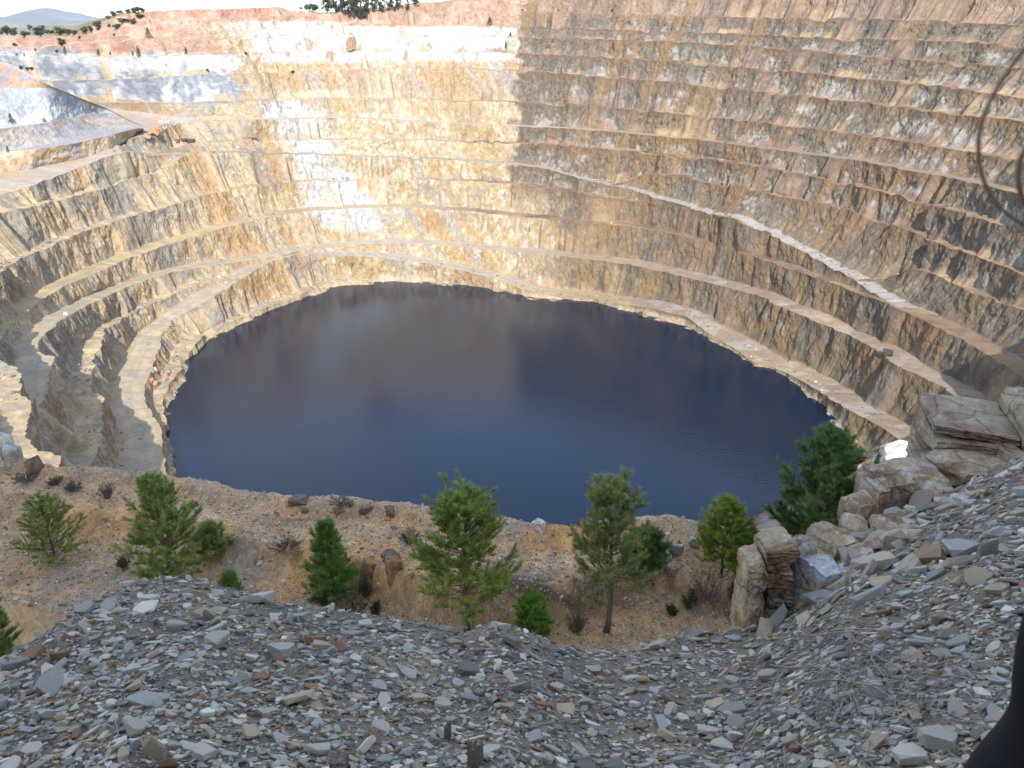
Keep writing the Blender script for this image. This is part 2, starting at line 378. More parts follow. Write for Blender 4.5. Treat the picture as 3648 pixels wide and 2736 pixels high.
DZ = np.linspace(-9, 9, 37)
def solve(levels, base_r, base_z, wlast, gauss_deg=7.0, sig_z=2.5, sig_r=4.0):
    """for every level find r(theta), z(theta) on the traced line, near its preferred height and a regular bench profile"""
    res = {}
    prev_r, prev_z, prev_w = base_r, base_z, wlast
    for L in levels:
        p = np.array(L['p'], float)
        # densify
        seg = np.hypot(*np.diff(p, axis=0).T); cum = np.r_[0, np.cumsum(seg)]
        q = np.arange(0, cum[-1], 3.0)
        px = np.interp(q, cum, p[:, 0]); py = np.interp(q, cum, p[:, 1])
        zp = L['z']
        zq = np.full(len(px), float(zp)) if np.isscalar(zp) else np.interp(px, [a for a, _ in zp], [b for _, b in zp])
        rs, zs = [], []
        for dz in (DZ if L['name'] != 'W' else [0.0]):
            x, y = unproj(px, py, np.minimum(zq + dz, 1e9))
            bad = ((zq + dz) - EYE) / ray(px, py)[2] <= 0
            x = np.where(bad, np.nan, x)
            th = np.degrees(np.arctan2(y - CY, x - CX)); th = np.where(th < -90, th + 360, th)
            r = np.hypot(x - CX, y - CY)
            ok = ~np.isnan(r) & (r < 900)
            if ok.sum() < 4:
                rs.append(np.full(NT, np.nan)); zs.append(np.full(NT, np.nan)); continue
            o = np.argsort(th[ok])
            tt, rr, zz = th[ok][o], r[ok][o], (zq + dz)[ok][o]
            rs.append(np.interp(TH, tt, rr, left=np.nan, right=np.nan)); zs.append(np.interp(TH, tt, zz, left=np.nan, right=np.nan))
        rs = np.array(rs); zs = np.array(zs)
        if L['name'] == 'W':
            r, z = rs[0], zs[0]
        else:
            h = zs - prev_z[None]
            dr = rs - prev_r[None]
            want = np.maximum(h, 0) * 0.55 + np.where(h > 1.0, prev_w, 0.0)
            cost = (DZ[:, None] / sig_z) ** 2 + ((dr - want) / sig_r) ** 2 + np.where(dr < 0, 30 + dr ** 2, 0) + np.where(h < -0.2, 30 + h ** 2, 0)
            cost = np.where(np.isnan(cost), 1e9, cost)
            k = np.argmin(cost, axis=0)
            dzb = DZ[k]; okc = np.take_along_axis(cost, k[None], 0)[0] < 1e8
            # smooth
            step = np.mean(np.diff(TH[200:1800])); n = int(3 * gauss_deg / step)
            g = np.exp(-0.5 * (np.arange(-n, n + 1) * step / gauss_deg) ** 2)
            num = np.convolve(np.where(okc, dzb, 0), g, 'same'); den = np.convolve(okc.astype(float), g, 'same')
            dzs = num / np.maximum(den, 1e-6)
            f = np.clip((dzs - DZ[0]) / (DZ[1] - DZ[0]), 0, len(DZ) - 1.001); i0 = f.astype(int); a = f - i0
            J = np.arange(NT)
            r = rs[i0, J] * (1 - a) + rs[i0 + 1, J] * a
            z = zs[i0, J] * (1 - a) + zs[i0 + 1, J] * a
            r = np.where(okc, r, np.nan); z = np.where(okc, z, np.nan)
        act = ~np.isnan(r)
        res[L['name']] = dict(r=r, z=z, act=act, L=L)
        prev_r = np.where(act, r, prev_r); prev_z = np.where(act, z, prev_z); prev_w = np.where(act, L['w'], prev_w)
    return res

def fill_ends(a, act):
    idx = np.where(act)[0]
    return np.interp(np.arange(NT), idx, a[idx])

_z0 = np.zeros(NT)
LO = solve(LW, _z0, _z0, 0.0)
VIS0 = {}
for nm, d in LO.items():
    L = d['L']; idx = np.where(d['act'])[0]
    d['i0'], d['i1'] = idx[0], idx[-1]          # i0 = right end (small theta), i1 = left end
    d['rf'] = fill_ends(d['r'], d['act']); d['zf'] = fill_ends(d['z'], d['act'])
for nm, d in LO.items():
    L = d['L']; J = np.arange(NT)
    d['R'], d['Z'] = d['rf'].copy(), d['zf'].copy()
def resolve(nm, depth=0):
    d = LO[nm]
    if d.get('done'): return
    L = d['L']; J = np.arange(NT)
    for side, cond in (('hi', J < d['i0']), ('lo', J > d['i1'])):
        t = L[side]
        if t:
            resolve(t, depth + 1)
            e = d['i0'] if side == 'hi' else d['i1']
            wgt = sstep(9.0, 1.0, np.abs(TH - TH[e]))
            d['R'] = d['R'] * (1 - wgt) + LO[t]['R'] * wgt; d['Z'] = d['Z'] * (1 - wgt) + LO[t]['Z'] * wgt
            d['R'] = np.where(cond, LO[t]['R'], d['R']); d['Z'] = np.where(cond, LO[t]['Z'], d['Z'])
    d['done'] = True
for nm in LO: resolve(nm)
names = [L['name'] for L in LW]
RR = np.array([LO[n]['R'] for n in names]); ZZ = np.array([LO[n]['Z'] for n in names])
# near side (under the camera, hidden by the terrace): plain benches
near = np.maximum(sstep(236, 256, TH), sstep(-28, -52, TH))
Rn = 150 + ZZ * 1.25
RR = RR * (1 - near) + Rn * near
iR8 = names.index('R8')
for nm_ in ('M', 'N', 'A7'):
    j = names.index(nm_); dz_ = ZZ[j] - ZZ[iR8]
    RR[j] = np.maximum(RR[j], RR[iR8] + 10.0 * sstep(.2, 2.5, dz_) + .5 * np.maximum(dz_, 0))
# monotone
for j in range(1, len(names)):
    RR[j] = np.maximum(RR[j], RR[j - 1] + 0.02); ZZ[j] = np.maximum(ZZ[j], ZZ[j - 1] + 0.01)

# ------------------------------------------------------------------ upper wall (behind the road H)
UPL = []
_keep = LV
LV = UPL
level('B', pts(('T1', [(-300, 885), (0, 885), (650, 888), (800, 900), (950, 942), (1150, 964), (1400, 1004), (1600, 1019), (1800, 1035)]), ), [(0, 95), (390, 95), (560, 94), (742, 95)], 0.0)
LV = _keep
A6R, A6Z = RR[-1], ZZ[-1]
# base line B
pB = np.array(UPL[0]['p']); qx = np.arange(pB[0, 0], pB[-1, 0], 3.0); qy = np.interp(qx, pB[:, 0], pB[:, 1])
qz = np.interp(qx, [0, 390, 560, 742], [96, 96, 94.5, 94.5])
bx, by = unproj(qx, qy, qz); bth = np.degrees(np.arctan2(by - CY, bx - CX)); br = np.hypot(bx - CX, by - CY)
o = np.argsort(bth)
Br = np.interp(TH, bth[o], br[o], left=np.nan); Bz = np.interp(TH, bth[o], qz[o], left=np.nan)
thB = bth.min()
Br = np.where(np.isnan(Br), A6R + 6.0, np.maximum(Br, A6R + 6.0)); Bz = np.where(np.isnan(Bz), A6Z + 0.2, Bz)
Bz = np.maximum(Bz, A6Z + 0.1)
ks = 25; ker = np.ones(ks) / ks
Br = np.convolve(np.pad(Br, ks // 2, 'edge'), ker, 'valid'); Bz = np.convolve(np.pad(Bz, ks // 2, 'edge'), ker, 'valid')
def gsm(a, n):
    k = np.exp(-0.5 * (np.arange(-3 * n, 3 * n + 1) / n) ** 2); k /= k.sum()
    return np.convolve(np.pad(a, 3 * n, 'edge'), k, 'valid')
unames = [L['name'] for L in UP]
UR, UZ = [], []
r_, z_ = Br.copy(), Bz.copy()
for j, L in enumerate(UP):
    p = np.array(L['p'], float)
    w_ = 0.0 if j == 0 else UP[j - 1]['w']
    lo = np.zeros(NT); hi = np.full(NT, 45.0)
    for _ in range(40):
        m = (lo + hi) / 2
        rr_ = r_ + w_ + m * .55
        qx, qy = proj(CX + rr_ * UX, CY + rr_ * UY, z_ + m)
        below = qy > np.interp(qx, p[:, 0], p[:, 1])
        lo = np.where(below, m, lo); hi = np.where(below, hi, m)
    h_ = lo
    good = (TH > -6) & (TH < 176) & np.isfinite(h_)
    idx = np.where(good)[0]
    h_ = np.interp(np.arange(NT), idx, h_[idx])
    h_ = gsm(h_, 5)
    k_ = .35 + .65 * sstep(-30, -7, TH)
    h_ = h_ * k_
    w2_ = w_ * sstep(.3, 2.5, h_)
    r_ = r_ + w2_ + h_ * .55; z_ = z_ + h_
    UR.append(r_.copy()); UZ.append(z_.copy())
UR = np.array(UR); UZ = np.array(UZ)
# ------------------------------------------------------------------ rock colours of the pit, zoned by angle and height
def lerp(a, b, w):
    w = np.clip(w, 0, 1)[..., None]
    return a * (1 - w) + b * w
def C3(*c): return np.array(c, float)

def wall_colour(x, y, z, th, t, face=True):
    """t: 0 at the foot of a face, 1 at its crest"""
    big = fbm(x / 26, y / 26, z / 30, 3, 3)
    pat = fbm(x / 11, y / 11, z / 9, 5, 4)
    stre = fbm(x / 1.7, y / 1.7, z / 6.5, 9, 4, 0.6)
    stre2 = fbm(x / 4.2, y / 4.2, z / 26, 13, 4, 0.55)
    fine = fbm(x / 0.9, y / 0.9, z / 1.6, 21, 3, 0.6)
    # brown-grey right-hand wall with dark, ochre and white streaks
    cr = lerp(C3(.285, .200, .125) + 0 * x[..., None], C3(.24, .195, .14), sstep(.42, .6, big))
    cr = lerp(cr, C3(.125, .11, .09), sstep(.52, .68, stre) * .8)
    cr = lerp(cr, C3(.40, .245, .10), sstep(.56, .66, stre2) * sstep(.47, .6, pat))
    cr = lerp(cr, C3(.36, .31, .22), sstep(.5, .62, fine) * .6)
    wmask = sstep(.535, .62, .5 * stre + .5 * pat + .16 * (0.42 - t)) * sstep(.95, .6, t)
    cr = lerp(cr, C3(.56, .52, .47), wmask * sstep(18, 60, z) * .8)
    cr = lerp(cr, C3(.26, .155, .085), sstep(.62, .95, t) * sstep(.35, .6, fine * .5 + stre2 * .5) * .85)
    low = sstep(62, 30, z)
    crl = lerp(C3(.35, .255, .145) + 0 * x[..., None], C3(.21, .185, .15), sstep(.44, .6, stre2))
    crl = lerp(crl, C3(.48, .42, .30), sstep(.56, .68, stre) * .6)
    crl = lerp(crl, C3(.42, .25, .10), sstep(.54, .66, pat) * .7)
    crl = lerp(crl, C3(.13, .12, .10), sstep(.56, .68, fine) * .6)
    cr = lerp(cr, crl, low * .85)
    cr = lerp(cr, C3(.50, .33, .22), sstep(148, 158, z + 8 * (pat - .5)) * .7)
    # pale, bleached centre
    cc = lerp(C3(.52, .385, .21) + 0 * x[..., None], C3(.68, .60, .46), sstep(.42, .62, stre))
    cc = lerp(cc, C3(.56, .39, .20), sstep(.54, .66, stre2) * .6)
    cc = lerp(cc, C3(.36, .31, .25), sstep(.56, .66, pat) * sstep(.45, .6, stre) * .8)
    cc = lerp(cc, C3(.48, .26, .14), sstep(.60, .70, big) * .6)
    wht = np.exp(-((th - 117.5 - (z - 60) * .05 + 9 * (big - .5)) / (4.6 + 2.5 * sstep(80, 40, z))) ** 2) * sstep(18, 30, z) * sstep(116, 96, z)
    cc = lerp(cc, lerp(C3(.66, .655, .64) + 0 * x[..., None], C3(.36, .37, .39), sstep(.56, .68, stre) * .8), sstep(.15, .9, wht + 1.3 * (pat - .5)) * .95)
    up = sstep(122, 128, z) * sstep(124, 121, th)
    cc = lerp(cc, lerp(C3(.74, .69, .65) + 0 * x[..., None], C3(.50, .35, .27), sstep(.62, .70, stre2)), up)
    cc = lerp(cc, C3(.47, .36, .26), sstep(100, 104, z) * sstep(122, 117, z) * .55)
    # ochre and grey left wall
    cl = lerp(C3(.64, .475, .25) + 0 * x[..., None], C3(.45, .375, .27), sstep(.45, .6, stre2))
    cl = lerp(cl, C3(.46, .27, .125), sstep(.55, .65, stre) * .8)
    cl = lerp(cl, C3(.60, .55, .46), sstep(.52, .64, fine) * .6)
    cl = lerp(cl, C3(.29, .26, .22), sstep(.58, .68, big) * .7)
    cl = lerp(cl, C3(.38, .36, .32), sstep(74, 86, z) * sstep(.40, .56, pat) * .8)
    # blue-grey and red upper left
    cb = lerp(C3(.27, .295, .335) + 0 * x[..., None], C3(.40, .41, .43), sstep(.42, .62, stre))
    cb = lerp(cb, C3(.78, .78, .79), sstep(.50, .60, pat + .35 * (.5 - t)) * sstep(.4, .55, stre2) * sstep(156, 130, th) * .75)
    cb = lerp(cb, C3(.40, .29, .20), sstep(.56, .66, stre2) * sstep(136, 146, th) * .8)
    cb = lerp(cb, C3(.66, .635, .61), sstep(119, 123, z) * sstep(.40, .54, pat) * sstep(150, 140, th))
    cred = lerp(C3(.54, .305, .215) + 0 * x[..., None], C3(.62, .43, .335), sstep(.40, .64, stre2))
    cred = lerp(cred, C3(.42, .215, .135), sstep(.52, .68, pat) * .6)
    cred = lerp(cred, C3(.40, .30, .20), sstep(.52, .64, big) * .6)
    redz = sstep(129, 134, z + 7 * (pat - .5) + sstep(142, 152, th) * 8)
    cul = lerp(cb, cred, redz)
    # steeply dipping beds and seams that cross several benches
    bed = fbm((x * .9 + y * .25 + z * .42) / 7.5, (y - x * .2) / 90, z / 120, 401, 4)
    keepw = (1 - .85 * np.clip(wht * 1.4, 0, 1)) * (1 - .7 * up)
    cc = lerp(cc, C3(.50, .33, .15), sstep(.55, .62, bed) * .55 * keepw)
    cc = lerp(cc, C3(.40, .37, .33), sstep(.42, .36, bed) * .55 * keepw)
    cl = lerp(cl, C3(.50, .29, .13), sstep(.56, .62, bed) * .6)
    cl = lerp(cl, C3(.36, .325, .27), sstep(.42, .36, bed) * .5)
    seam = fbm(th / 2.6 + z / 55, z / 70, 0 * z, 403, 3)
    cr = lerp(cr, C3(.37, .24, .115), sstep(.60, .67, seam) * .6)
    cr = lerp(cr, C3(.215, .18, .14), sstep(.40, .34, seam) * .5)
    wob = 3.0 * (pat - .5) + 5.0 * (vnoise(0 * z + .5, 0 * z, z / 13.0, 77) - .5) + 4.0 * (fbm(x / 5, y / 5, z / 5, 79, 3) - .5)
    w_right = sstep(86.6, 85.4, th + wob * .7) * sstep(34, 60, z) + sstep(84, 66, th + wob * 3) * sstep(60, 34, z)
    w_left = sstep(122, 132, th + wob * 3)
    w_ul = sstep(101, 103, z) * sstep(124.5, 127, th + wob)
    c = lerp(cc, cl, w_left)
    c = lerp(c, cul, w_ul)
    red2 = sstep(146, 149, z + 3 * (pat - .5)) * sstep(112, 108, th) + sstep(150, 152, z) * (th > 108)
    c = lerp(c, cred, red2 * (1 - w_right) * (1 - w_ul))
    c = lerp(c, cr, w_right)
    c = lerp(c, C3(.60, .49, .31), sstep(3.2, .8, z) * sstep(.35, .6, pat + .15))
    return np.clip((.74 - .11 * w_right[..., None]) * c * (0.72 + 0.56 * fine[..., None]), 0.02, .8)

def floor_colour(x, y, z, th, kind, u):
    """u 0 at the outer edge, 1 at the foot of the next face"""
    n1 = fbm(x / 7, y / 7, 0 * z, 31, 4); n2 = fbm(x / 1.4, y / 1.4, 0 * z, 37, 3, .6); st = fbm(x / 30, y / 30, 0 * z, 41, 3)
    base = lerp(C3(.33, .225, .15) + 0 * x[..., None], C3(.25, .165, .11), sstep(.45, .6, n1))
    base = lerp(base, C3(.44, .31, .17), sstep(.55, .68, st))
    cen = np.exp(-((th - 112) / 16.0) ** 2)
    base = lerp(base, C3(.58, .49, .35), cen * .9)
    lft = sstep(124, 136, th)
    base = lerp(base, C3(.60, .47, .28), lft * .9)
    base = lerp(base, C3(.36, .33, .29), lft * sstep(.5, .64, n1) * .6)
    if kind == 'road':
        r = lerp(C3(.53, .45, .35) + 0 * x[..., None], C3(.62, .51, .34), sstep(.45, .6, n1))
        r = lerp(r, C3(.52, .42, .25), (sstep(.78, .93, u) + sstep(.22, .08, u)) * .7 + sstep(.6, .7, st) * .5)
        r = lerp(r, C3(.62, .57, .50), cen * .5)
        r = r * (1 - .14 * (np.exp(-((u - .38 - .04 * (n1 - .5)) / .05) ** 2) + np.exp(-((u - .56 - .04 * (n1 - .5)) / .05) ** 2)))[..., None]
        base = lerp(r, base, sstep(88, 60, th) * .7)
    elif kind == 'ochre':
        r = lerp(C3(.62, .49, .26) + 0 * x[..., None], C3(.52, .42, .28), sstep(.45, .62, n1))
        base = lerp(base, r, lft)
    elif kind == 'pale':
        r = lerp(C3(.46, .425, .375) + 0 * x[..., None], C3(.42, .36, .29), sstep(.50, .65, st) + (sstep(.7, .9, u) + sstep(.28, .12, u)) * .7)
        base = lerp(base, r, sstep(106, 92, th))
    right_white = sstep(60, 40, th) * sstep(.5, .6, n1) * sstep(34, 20, z)
    base = lerp(base, C3(.62, .58, .53), right_white * .4)
    k2 = .56 if kind == 'floor' else .26
    return np.clip(.8 * base * (1 - k2 / 2 + k2 * n2[..., None]), .02, .8)

pit = empty('pit_wall', (0, 0, 0))
tag(pit, kind='structure')
UPKEEP = (TH > -32) & (TH < 205)
NEARW = np.maximum(sstep(240, 262, TH), sstep(-30, -45, TH))

def face_disp(x, y, z):
    a = 4.2 * (fbm(x / 13, y / 13, z / 40, 51, 3) - .5)
    b = (ridged(x / 6.0, y / 6.0, z / 34, 57, 3) - .62) * 2.0
    q = fbm(x / 4.2, y / 4.2, z / 9, 59, 3)
    st = (np.floor(q * 9) / 9 + sstep(.6, 1, (q * 9) % 1) / 9 - .5) * 3.6
    c = (fbm(x / 1.6, y / 1.6, z / 3.2, 61, 3, .6) - .5) * 1.7
    return a + b + st + c

def rock_grid(r0, z0, r1, z1, nrow, idx, amp=1.0, prof=0.8, apron=None, gully=None):
    """face rows between foot (r0,z0) and crest (r1,z1), displaced along the radius"""
    t = np.linspace(0, 1, nrow)[:, None]
    h = np.maximum(z1 - z0, 0)[None]
    r = r0[None] + (r1 - r0)[None] * t ** prof
    z = z0[None] + h * t
    ux, uy = UX[idx][None], UY[idx][None]
    x = CX + r * ux; y = CY + r * uy
    d = face_disp(x, y, z)
    if apron is not None:
        d = d * (1 - sstep(.4, .1, t) * np.clip(apron, 0, 1)[None])
    if gully is not None:
        d = d * (1 - .75 * gully[None]) - 1.6 * gully[None]
    env = np.sin(np.pi * np.clip(t * 0.86, 0, 1)) ** 0.6 * sstep(0, .15, t)
    lim = np.clip(h / 9.0, 0.0, 1.0)
    r = r + d * env * lim * amp
    x = CX + r * ux; y = CY + r * uy
    return x, y, z, np.broadcast_to(t, x.shape), r

def crest_z(Rj, Zj, seed):
    x = CX + Rj * UX; y = CY + Rj * UY
    return Zj + (fbm(x / 5, y / 5, 0, seed, 3) - .5) * 1.7

ALLI = np.arange(0, NT)
def emit(name, x, y, z, colour, mat, keep, label=None):
    nr, nc = x.shape
    F = grid_faces(nr, nc)
    kc = keep[:-1] | keep[1:]
    kk = np.broadcast_to(kc[None], (nr - 1, nc - 1)).reshape(-1)
    F = F[kk]
    if len(F) < 2: return None
    used = np.unique(F); remap = np.full(nr * nc, -1); remap[used] = np.arange(len(used))
    V = np.stack([x, y, z], -1).reshape(-1, 3)[used]
    o = mesh_from(name, V, remap[F], mat, colour.reshape(-1, 3)[used], parent=pit)
    if label: o['label'] = label
    return o

def build_ring(Rs, Zs, levels, r_in, z_in, first_w, vis=None):
    """stack of faces and floors from an inner line outwards"""
    vis = np.ones(NT, bool) if vis is None else vis
    rprev, zprev = r_in, z_in
    wprev = np.full(NT, float(first_w)); kprev = np.array(['none'] * NT, dtype=object)
    thg = TH[None]
    crest_prev = None
    for j, L in enumerate(levels):
        gap = Rs[j] - rprev if j == 0 else Rs[j] - Rs[j - 1]
        live = sstep(.3, 3.0, gap) * (1.0 if L['floor'] == 'floor' else .3)
        cx_, cy_ = CX + Rs[j] * UX, CY + Rs[j] * UY
        rj = Rs[j] + ((fbm(cx_ / 8, cy_ / 8, 0 * cx_, 171 + j, 3) - .5) * 3.6 + 2.2 * sstep(.60, .74, fbm(cx_ / 17, cy_ / 17, 0 * cx_, 191 + j, 3))) * live
        zj = Zs[j] + ((fbm(cx_ / 5, cy_ / 5, 0 * cx_, 71 + j, 3) - .5) * 1.8 - 1.6 * sstep(.60, .74, fbm(cx_ / 17, cy_ / 17, 0 * cx_, 191 + j, 3))) * live
        dead = (gap < .6) & ((Zs[j] - (z_in if j == 0 else Zs[j - 1])) < 1.0)
        zj = np.where(dead, zprev + .01, zj); rj = np.where(dead, rprev + .01, np.maximum(rj, rprev + .05))
        hgt = np.maximum(zj - zprev, 0)
        gap = rj - rprev
        isroad = np.isin(kprev, ['road', 'pale', 'ochre'])
        w = np.clip(np.minimum(wprev, np.where(isroad, .86, .74) * gap), 0, None)
        fx, fy = CX + (rprev + w) * UX, CY + (rprev + w) * UY
        # scree aprons at the foot of the face
        ap = sstep(.50, .70, fbm(fx / 9, fy / 9, 0 * fx, 83 + j, 3)) * np.clip(hgt / 12, 0, 1) * np.where(isroad, .35, 1.0)
        g2 = sstep(.60, .70, fbm(cx_ / 15, cy_ / 15, .35 * j + 0 * cx_, 211, 3)) * np.where(isroad, .5, 1.0) * np.clip(hgt / 10, 0, 1)
        ap = np.maximum(ap, g2)
        w2 = np.maximum(w - ap * 3.4 - g2 * 2.5, w * .25)
        zt = zprev + 0.03 * w
        keep = (hgt > 0.4) & vis
        x, y, z, t, r = rock_grid(rprev + w2, zt, rj, np.maximum(zj, zt), 22, ALLI, apron=ap, gully=g2)
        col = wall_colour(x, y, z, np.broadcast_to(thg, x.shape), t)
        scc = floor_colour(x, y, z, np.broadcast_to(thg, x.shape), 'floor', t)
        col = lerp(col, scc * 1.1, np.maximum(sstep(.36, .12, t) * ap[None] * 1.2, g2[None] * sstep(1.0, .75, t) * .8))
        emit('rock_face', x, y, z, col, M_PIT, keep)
        if j > 0:
            u = np.linspace(0, 1, 11)[:, None]
            xa, ya, za = crest_prev
            xb, yb, zb = x[0], y[0], z[0]
            gx = xa[None] * (1 - u) + xb[None] * u; gy = ya[None] * (1 - u) + yb[None] * u; gz = za[None] * (1 - u) + zb[None] * u
            bumpz = (fbm(gx / 2.2, gy / 2.2, 0 * gx, 91, 3) - .5) * np.where(isroad, .25, 1.0)[None]
            gz = gz + bumpz * np.sin(np.pi * u)
            uu = np.broadcast_to(u, gx.shape)
            for kd in ('floor', 'road', 'pale', 'ochre'):
                mk = (kprev == kd) & (w2 > .25) & vis & ~dead
                if mk.sum() < 3: continue
                fc = floor_colour(gx, gy, gz, np.broadcast_to(thg, gx.shape), kd, uu)
                emit('bench_floor' if kd == 'floor' else 'haul_road', gx, gy, gz, fc, M_FLOOR if kd == 'floor' else M_ROAD, mk)
        nx_, ny_, nz_ = x[-1], y[-1], z[-1]
        if crest_prev is not None:
            nx_ = np.where(dead, crest_prev[0], nx_); ny_ = np.where(dead, crest_prev[1], ny_); nz_ = np.where(dead, crest_prev[2], nz_)
        crest_prev = (nx_, ny_, nz_)
        rprev, zprev = np.hypot(nx_ - CX, ny_ - CY), nz_
        keepk = dead & isroad
        kprev = np.where(keepk, kprev, L['floor']).astype(object); wprev = np.where(keepk, np.maximum(wprev, L['w']), L['w'])
    return crest_prev, rprev, zprev

# start two metres below the water
last, rl, zl = build_ring(RR, ZZ + np.where(np.arange(len(names)) == 0, 0.0, 0.0)[:, None], LW, RR[0] - 5.0, ZZ[0] - 4.0, 0.0)
# road H and the flat behind the promontory
u = np.linspace(0, 1, 14)[:, None]
xb, yb = CX + Br * UX, CY + Br * UY
fx = last[0][None] * (1 - u) + xb[None] * u; fy = last[1][None] * (1 - u) + yb[None] * u; fz = last[2][None] * (1 - u) + Bz[None] * u
fz = fz + (fbm(fx / 2.5, fy / 2.5, 0, 93, 3) - .5) * .3 * np.sin(np.pi * u)
fc = floor_colour(fx, fy, fz, np.broadcast_to(TH[None], fx.shape), 'road', np.broadcast_to(u * 0.8 + .1, fx.shape))
n1 = fbm(fx / 9, fy / 9, 0, 95, 3)
hroad = sstep(122, 134, TH)[None] + 0 * fx
fc = fc * (1 - .85 * hroad[..., None]) + .85 * hroad[..., None] * lerp(C3(.43, .37, .32) + 0 * fx[..., None], C3(.47, .35, .21), sstep(.45, .62, n1))
emit('haul_road', fx, fy, fz, fc, M_ROAD, UPKEEP)
last2, ru, zu = build_ring(UR, UZ, UP, Br, Bz, 0.0, UPKEEP)

# ------------------------------------------------------------------ land beyond the rim
ext = [0, 25, 70, 200, 600, 2000, 7000, 16000, 30000]
rows_x, rows_y, rows_z = [], [], []
farz = np.interp(TH, [TH0, 60, 95, 118, 128, 160, TH1], [190, 190, 176, 150, 108, 100, 150])
zl0 = gsm(zu, 6)
for k, e in enumerate(ext):
    a = sstep(0, 400, e)
    r = ru + e
    zz = zu * (1 - a) + farz * a + (0 if k == 0 else -1.0 * min(e, 60) / 60)
    x = CX + r * UX; y = CY + r * UY
    if k > 0:
        zz = zz + (fbm(x / 60, y / 60, 0, 97, 3) - .5) * min(6, e * .04)
    if e > 1500:
        zz = zz - 12
    rows_x.append(x); rows_y.append(y); rows_z.append(zz)
gx, gy, gz = np.array(rows_x), np.array(rows_y), np.array(rows_z)
n1 = fbm(gx / 40, gy / 40, 0, 99, 4)
gc = lerp(C3(.38, .27, .17) + 0 * gx[..., None], C3(.18, .17, .09), sstep(.42, .58, n1) * sstep(100, 130, np.broadcast_to(TH[None], gx.shape)))
fo = emit('ground', gx, gy, gz, gc, M_FLOOR, UPKEEP)
fo.parent = None; tag(fo, kind='structure')

# ------------------------------------------------------------------ the promontory between the two roads (left edge of the view)
PX = np.arange(-420, 512, 1.6)
def pl(*a):
    p = np.array(pts(*a)); return np.interp(PX, p[:, 0], p[:, 1])
def zi(*a): return np.interp(PX, [q[0] for q in a], [q[1] for q in a])
toe_y = pl(('T1', [(-1000, 1790), (0, 1545), (700, 1385), (900, 1325), (1200, 1155), (1240, 1118)]))
u2_y = pl(('T1', [(-1000, 1370), (0, 1312), (300, 1292), (650, 1240), (900, 1182), (1205, 1100), (1240, 1116)]))
u1_y = pl(('T1', [(-1000, 1190), (0, 1112), (400, 1062), (700, 1002), (850, 966), (950, 945), (1090, 1030), (1205, 1092), (1240, 1114)]))
u0_y = pl(('T1', [(-1000, 790), (0, 764), (200, 756), (470, 760), (580, 800), (730, 868), (950, 943), (1090, 1028), (1205, 1090), (1240, 1112)]))
tp_y = pl(('T1', [(-1000, 480), (0, 520), (80, 540), (200, 592), (300, 680), (470, 758), (580, 798), (730, 866), (950, 941), (1090, 1026), (1205, 1088), (1240, 1110)]))
a6th = TH
def a6z_at(px, py):
    z = np.full(len(px), 84.0)
    for _ in range(6):
        x, y = unproj(px, py, z); th = np.degrees(np.arctan2(y - CY, x - CX)); th = np.where(th < -90, th + 360, th)
        z = np.interp(th, TH, A6Z) + 0.1
    return z
toe_z = a6z_at(PX, toe_y) - 0.4
u2_z = zi((-420, 89), (0, 90), (300, 92), (499, 93.8), (511, 93.2))
u1_z = zi((-420, 102), (0, 101), (392, 100), (499, 94.0), (511, 93.3))
u0_z = zi((-420, 118), (194, 117.5), (392, 100.3), (499, 94.2), (511, 93.4))
tp_z = zi((-420, 130), (33, 129.5), (82, 127), (124, 122.5), (194, 117.8), (392, 100.6), (499, 94.4), (511, 93.5))
for _a in (toe_y, u2_y, u1_y, u0_y, tp_y):
    _a[:] = gsm(_a, 9)
for _a in (u1_y, u0_y, tp_y, u1_z, u0_z, tp_z):
    _a[:] = gsm(_a, 22)
lines = [(toe_y, toe_z), (u2_y, u2_z), (u1_y, u1_z), (u0_y, u0_z), (tp_y, tp_z)]
prev = None
promo = empty('promontory', (0, 0, 0)); tag(promo, kind='structure')
LX = [];
for k, (ly, lz) in enumerate(lines):
    x, y = unproj(PX, ly, lz)
    LX.append((x, y, np.array(lz)))
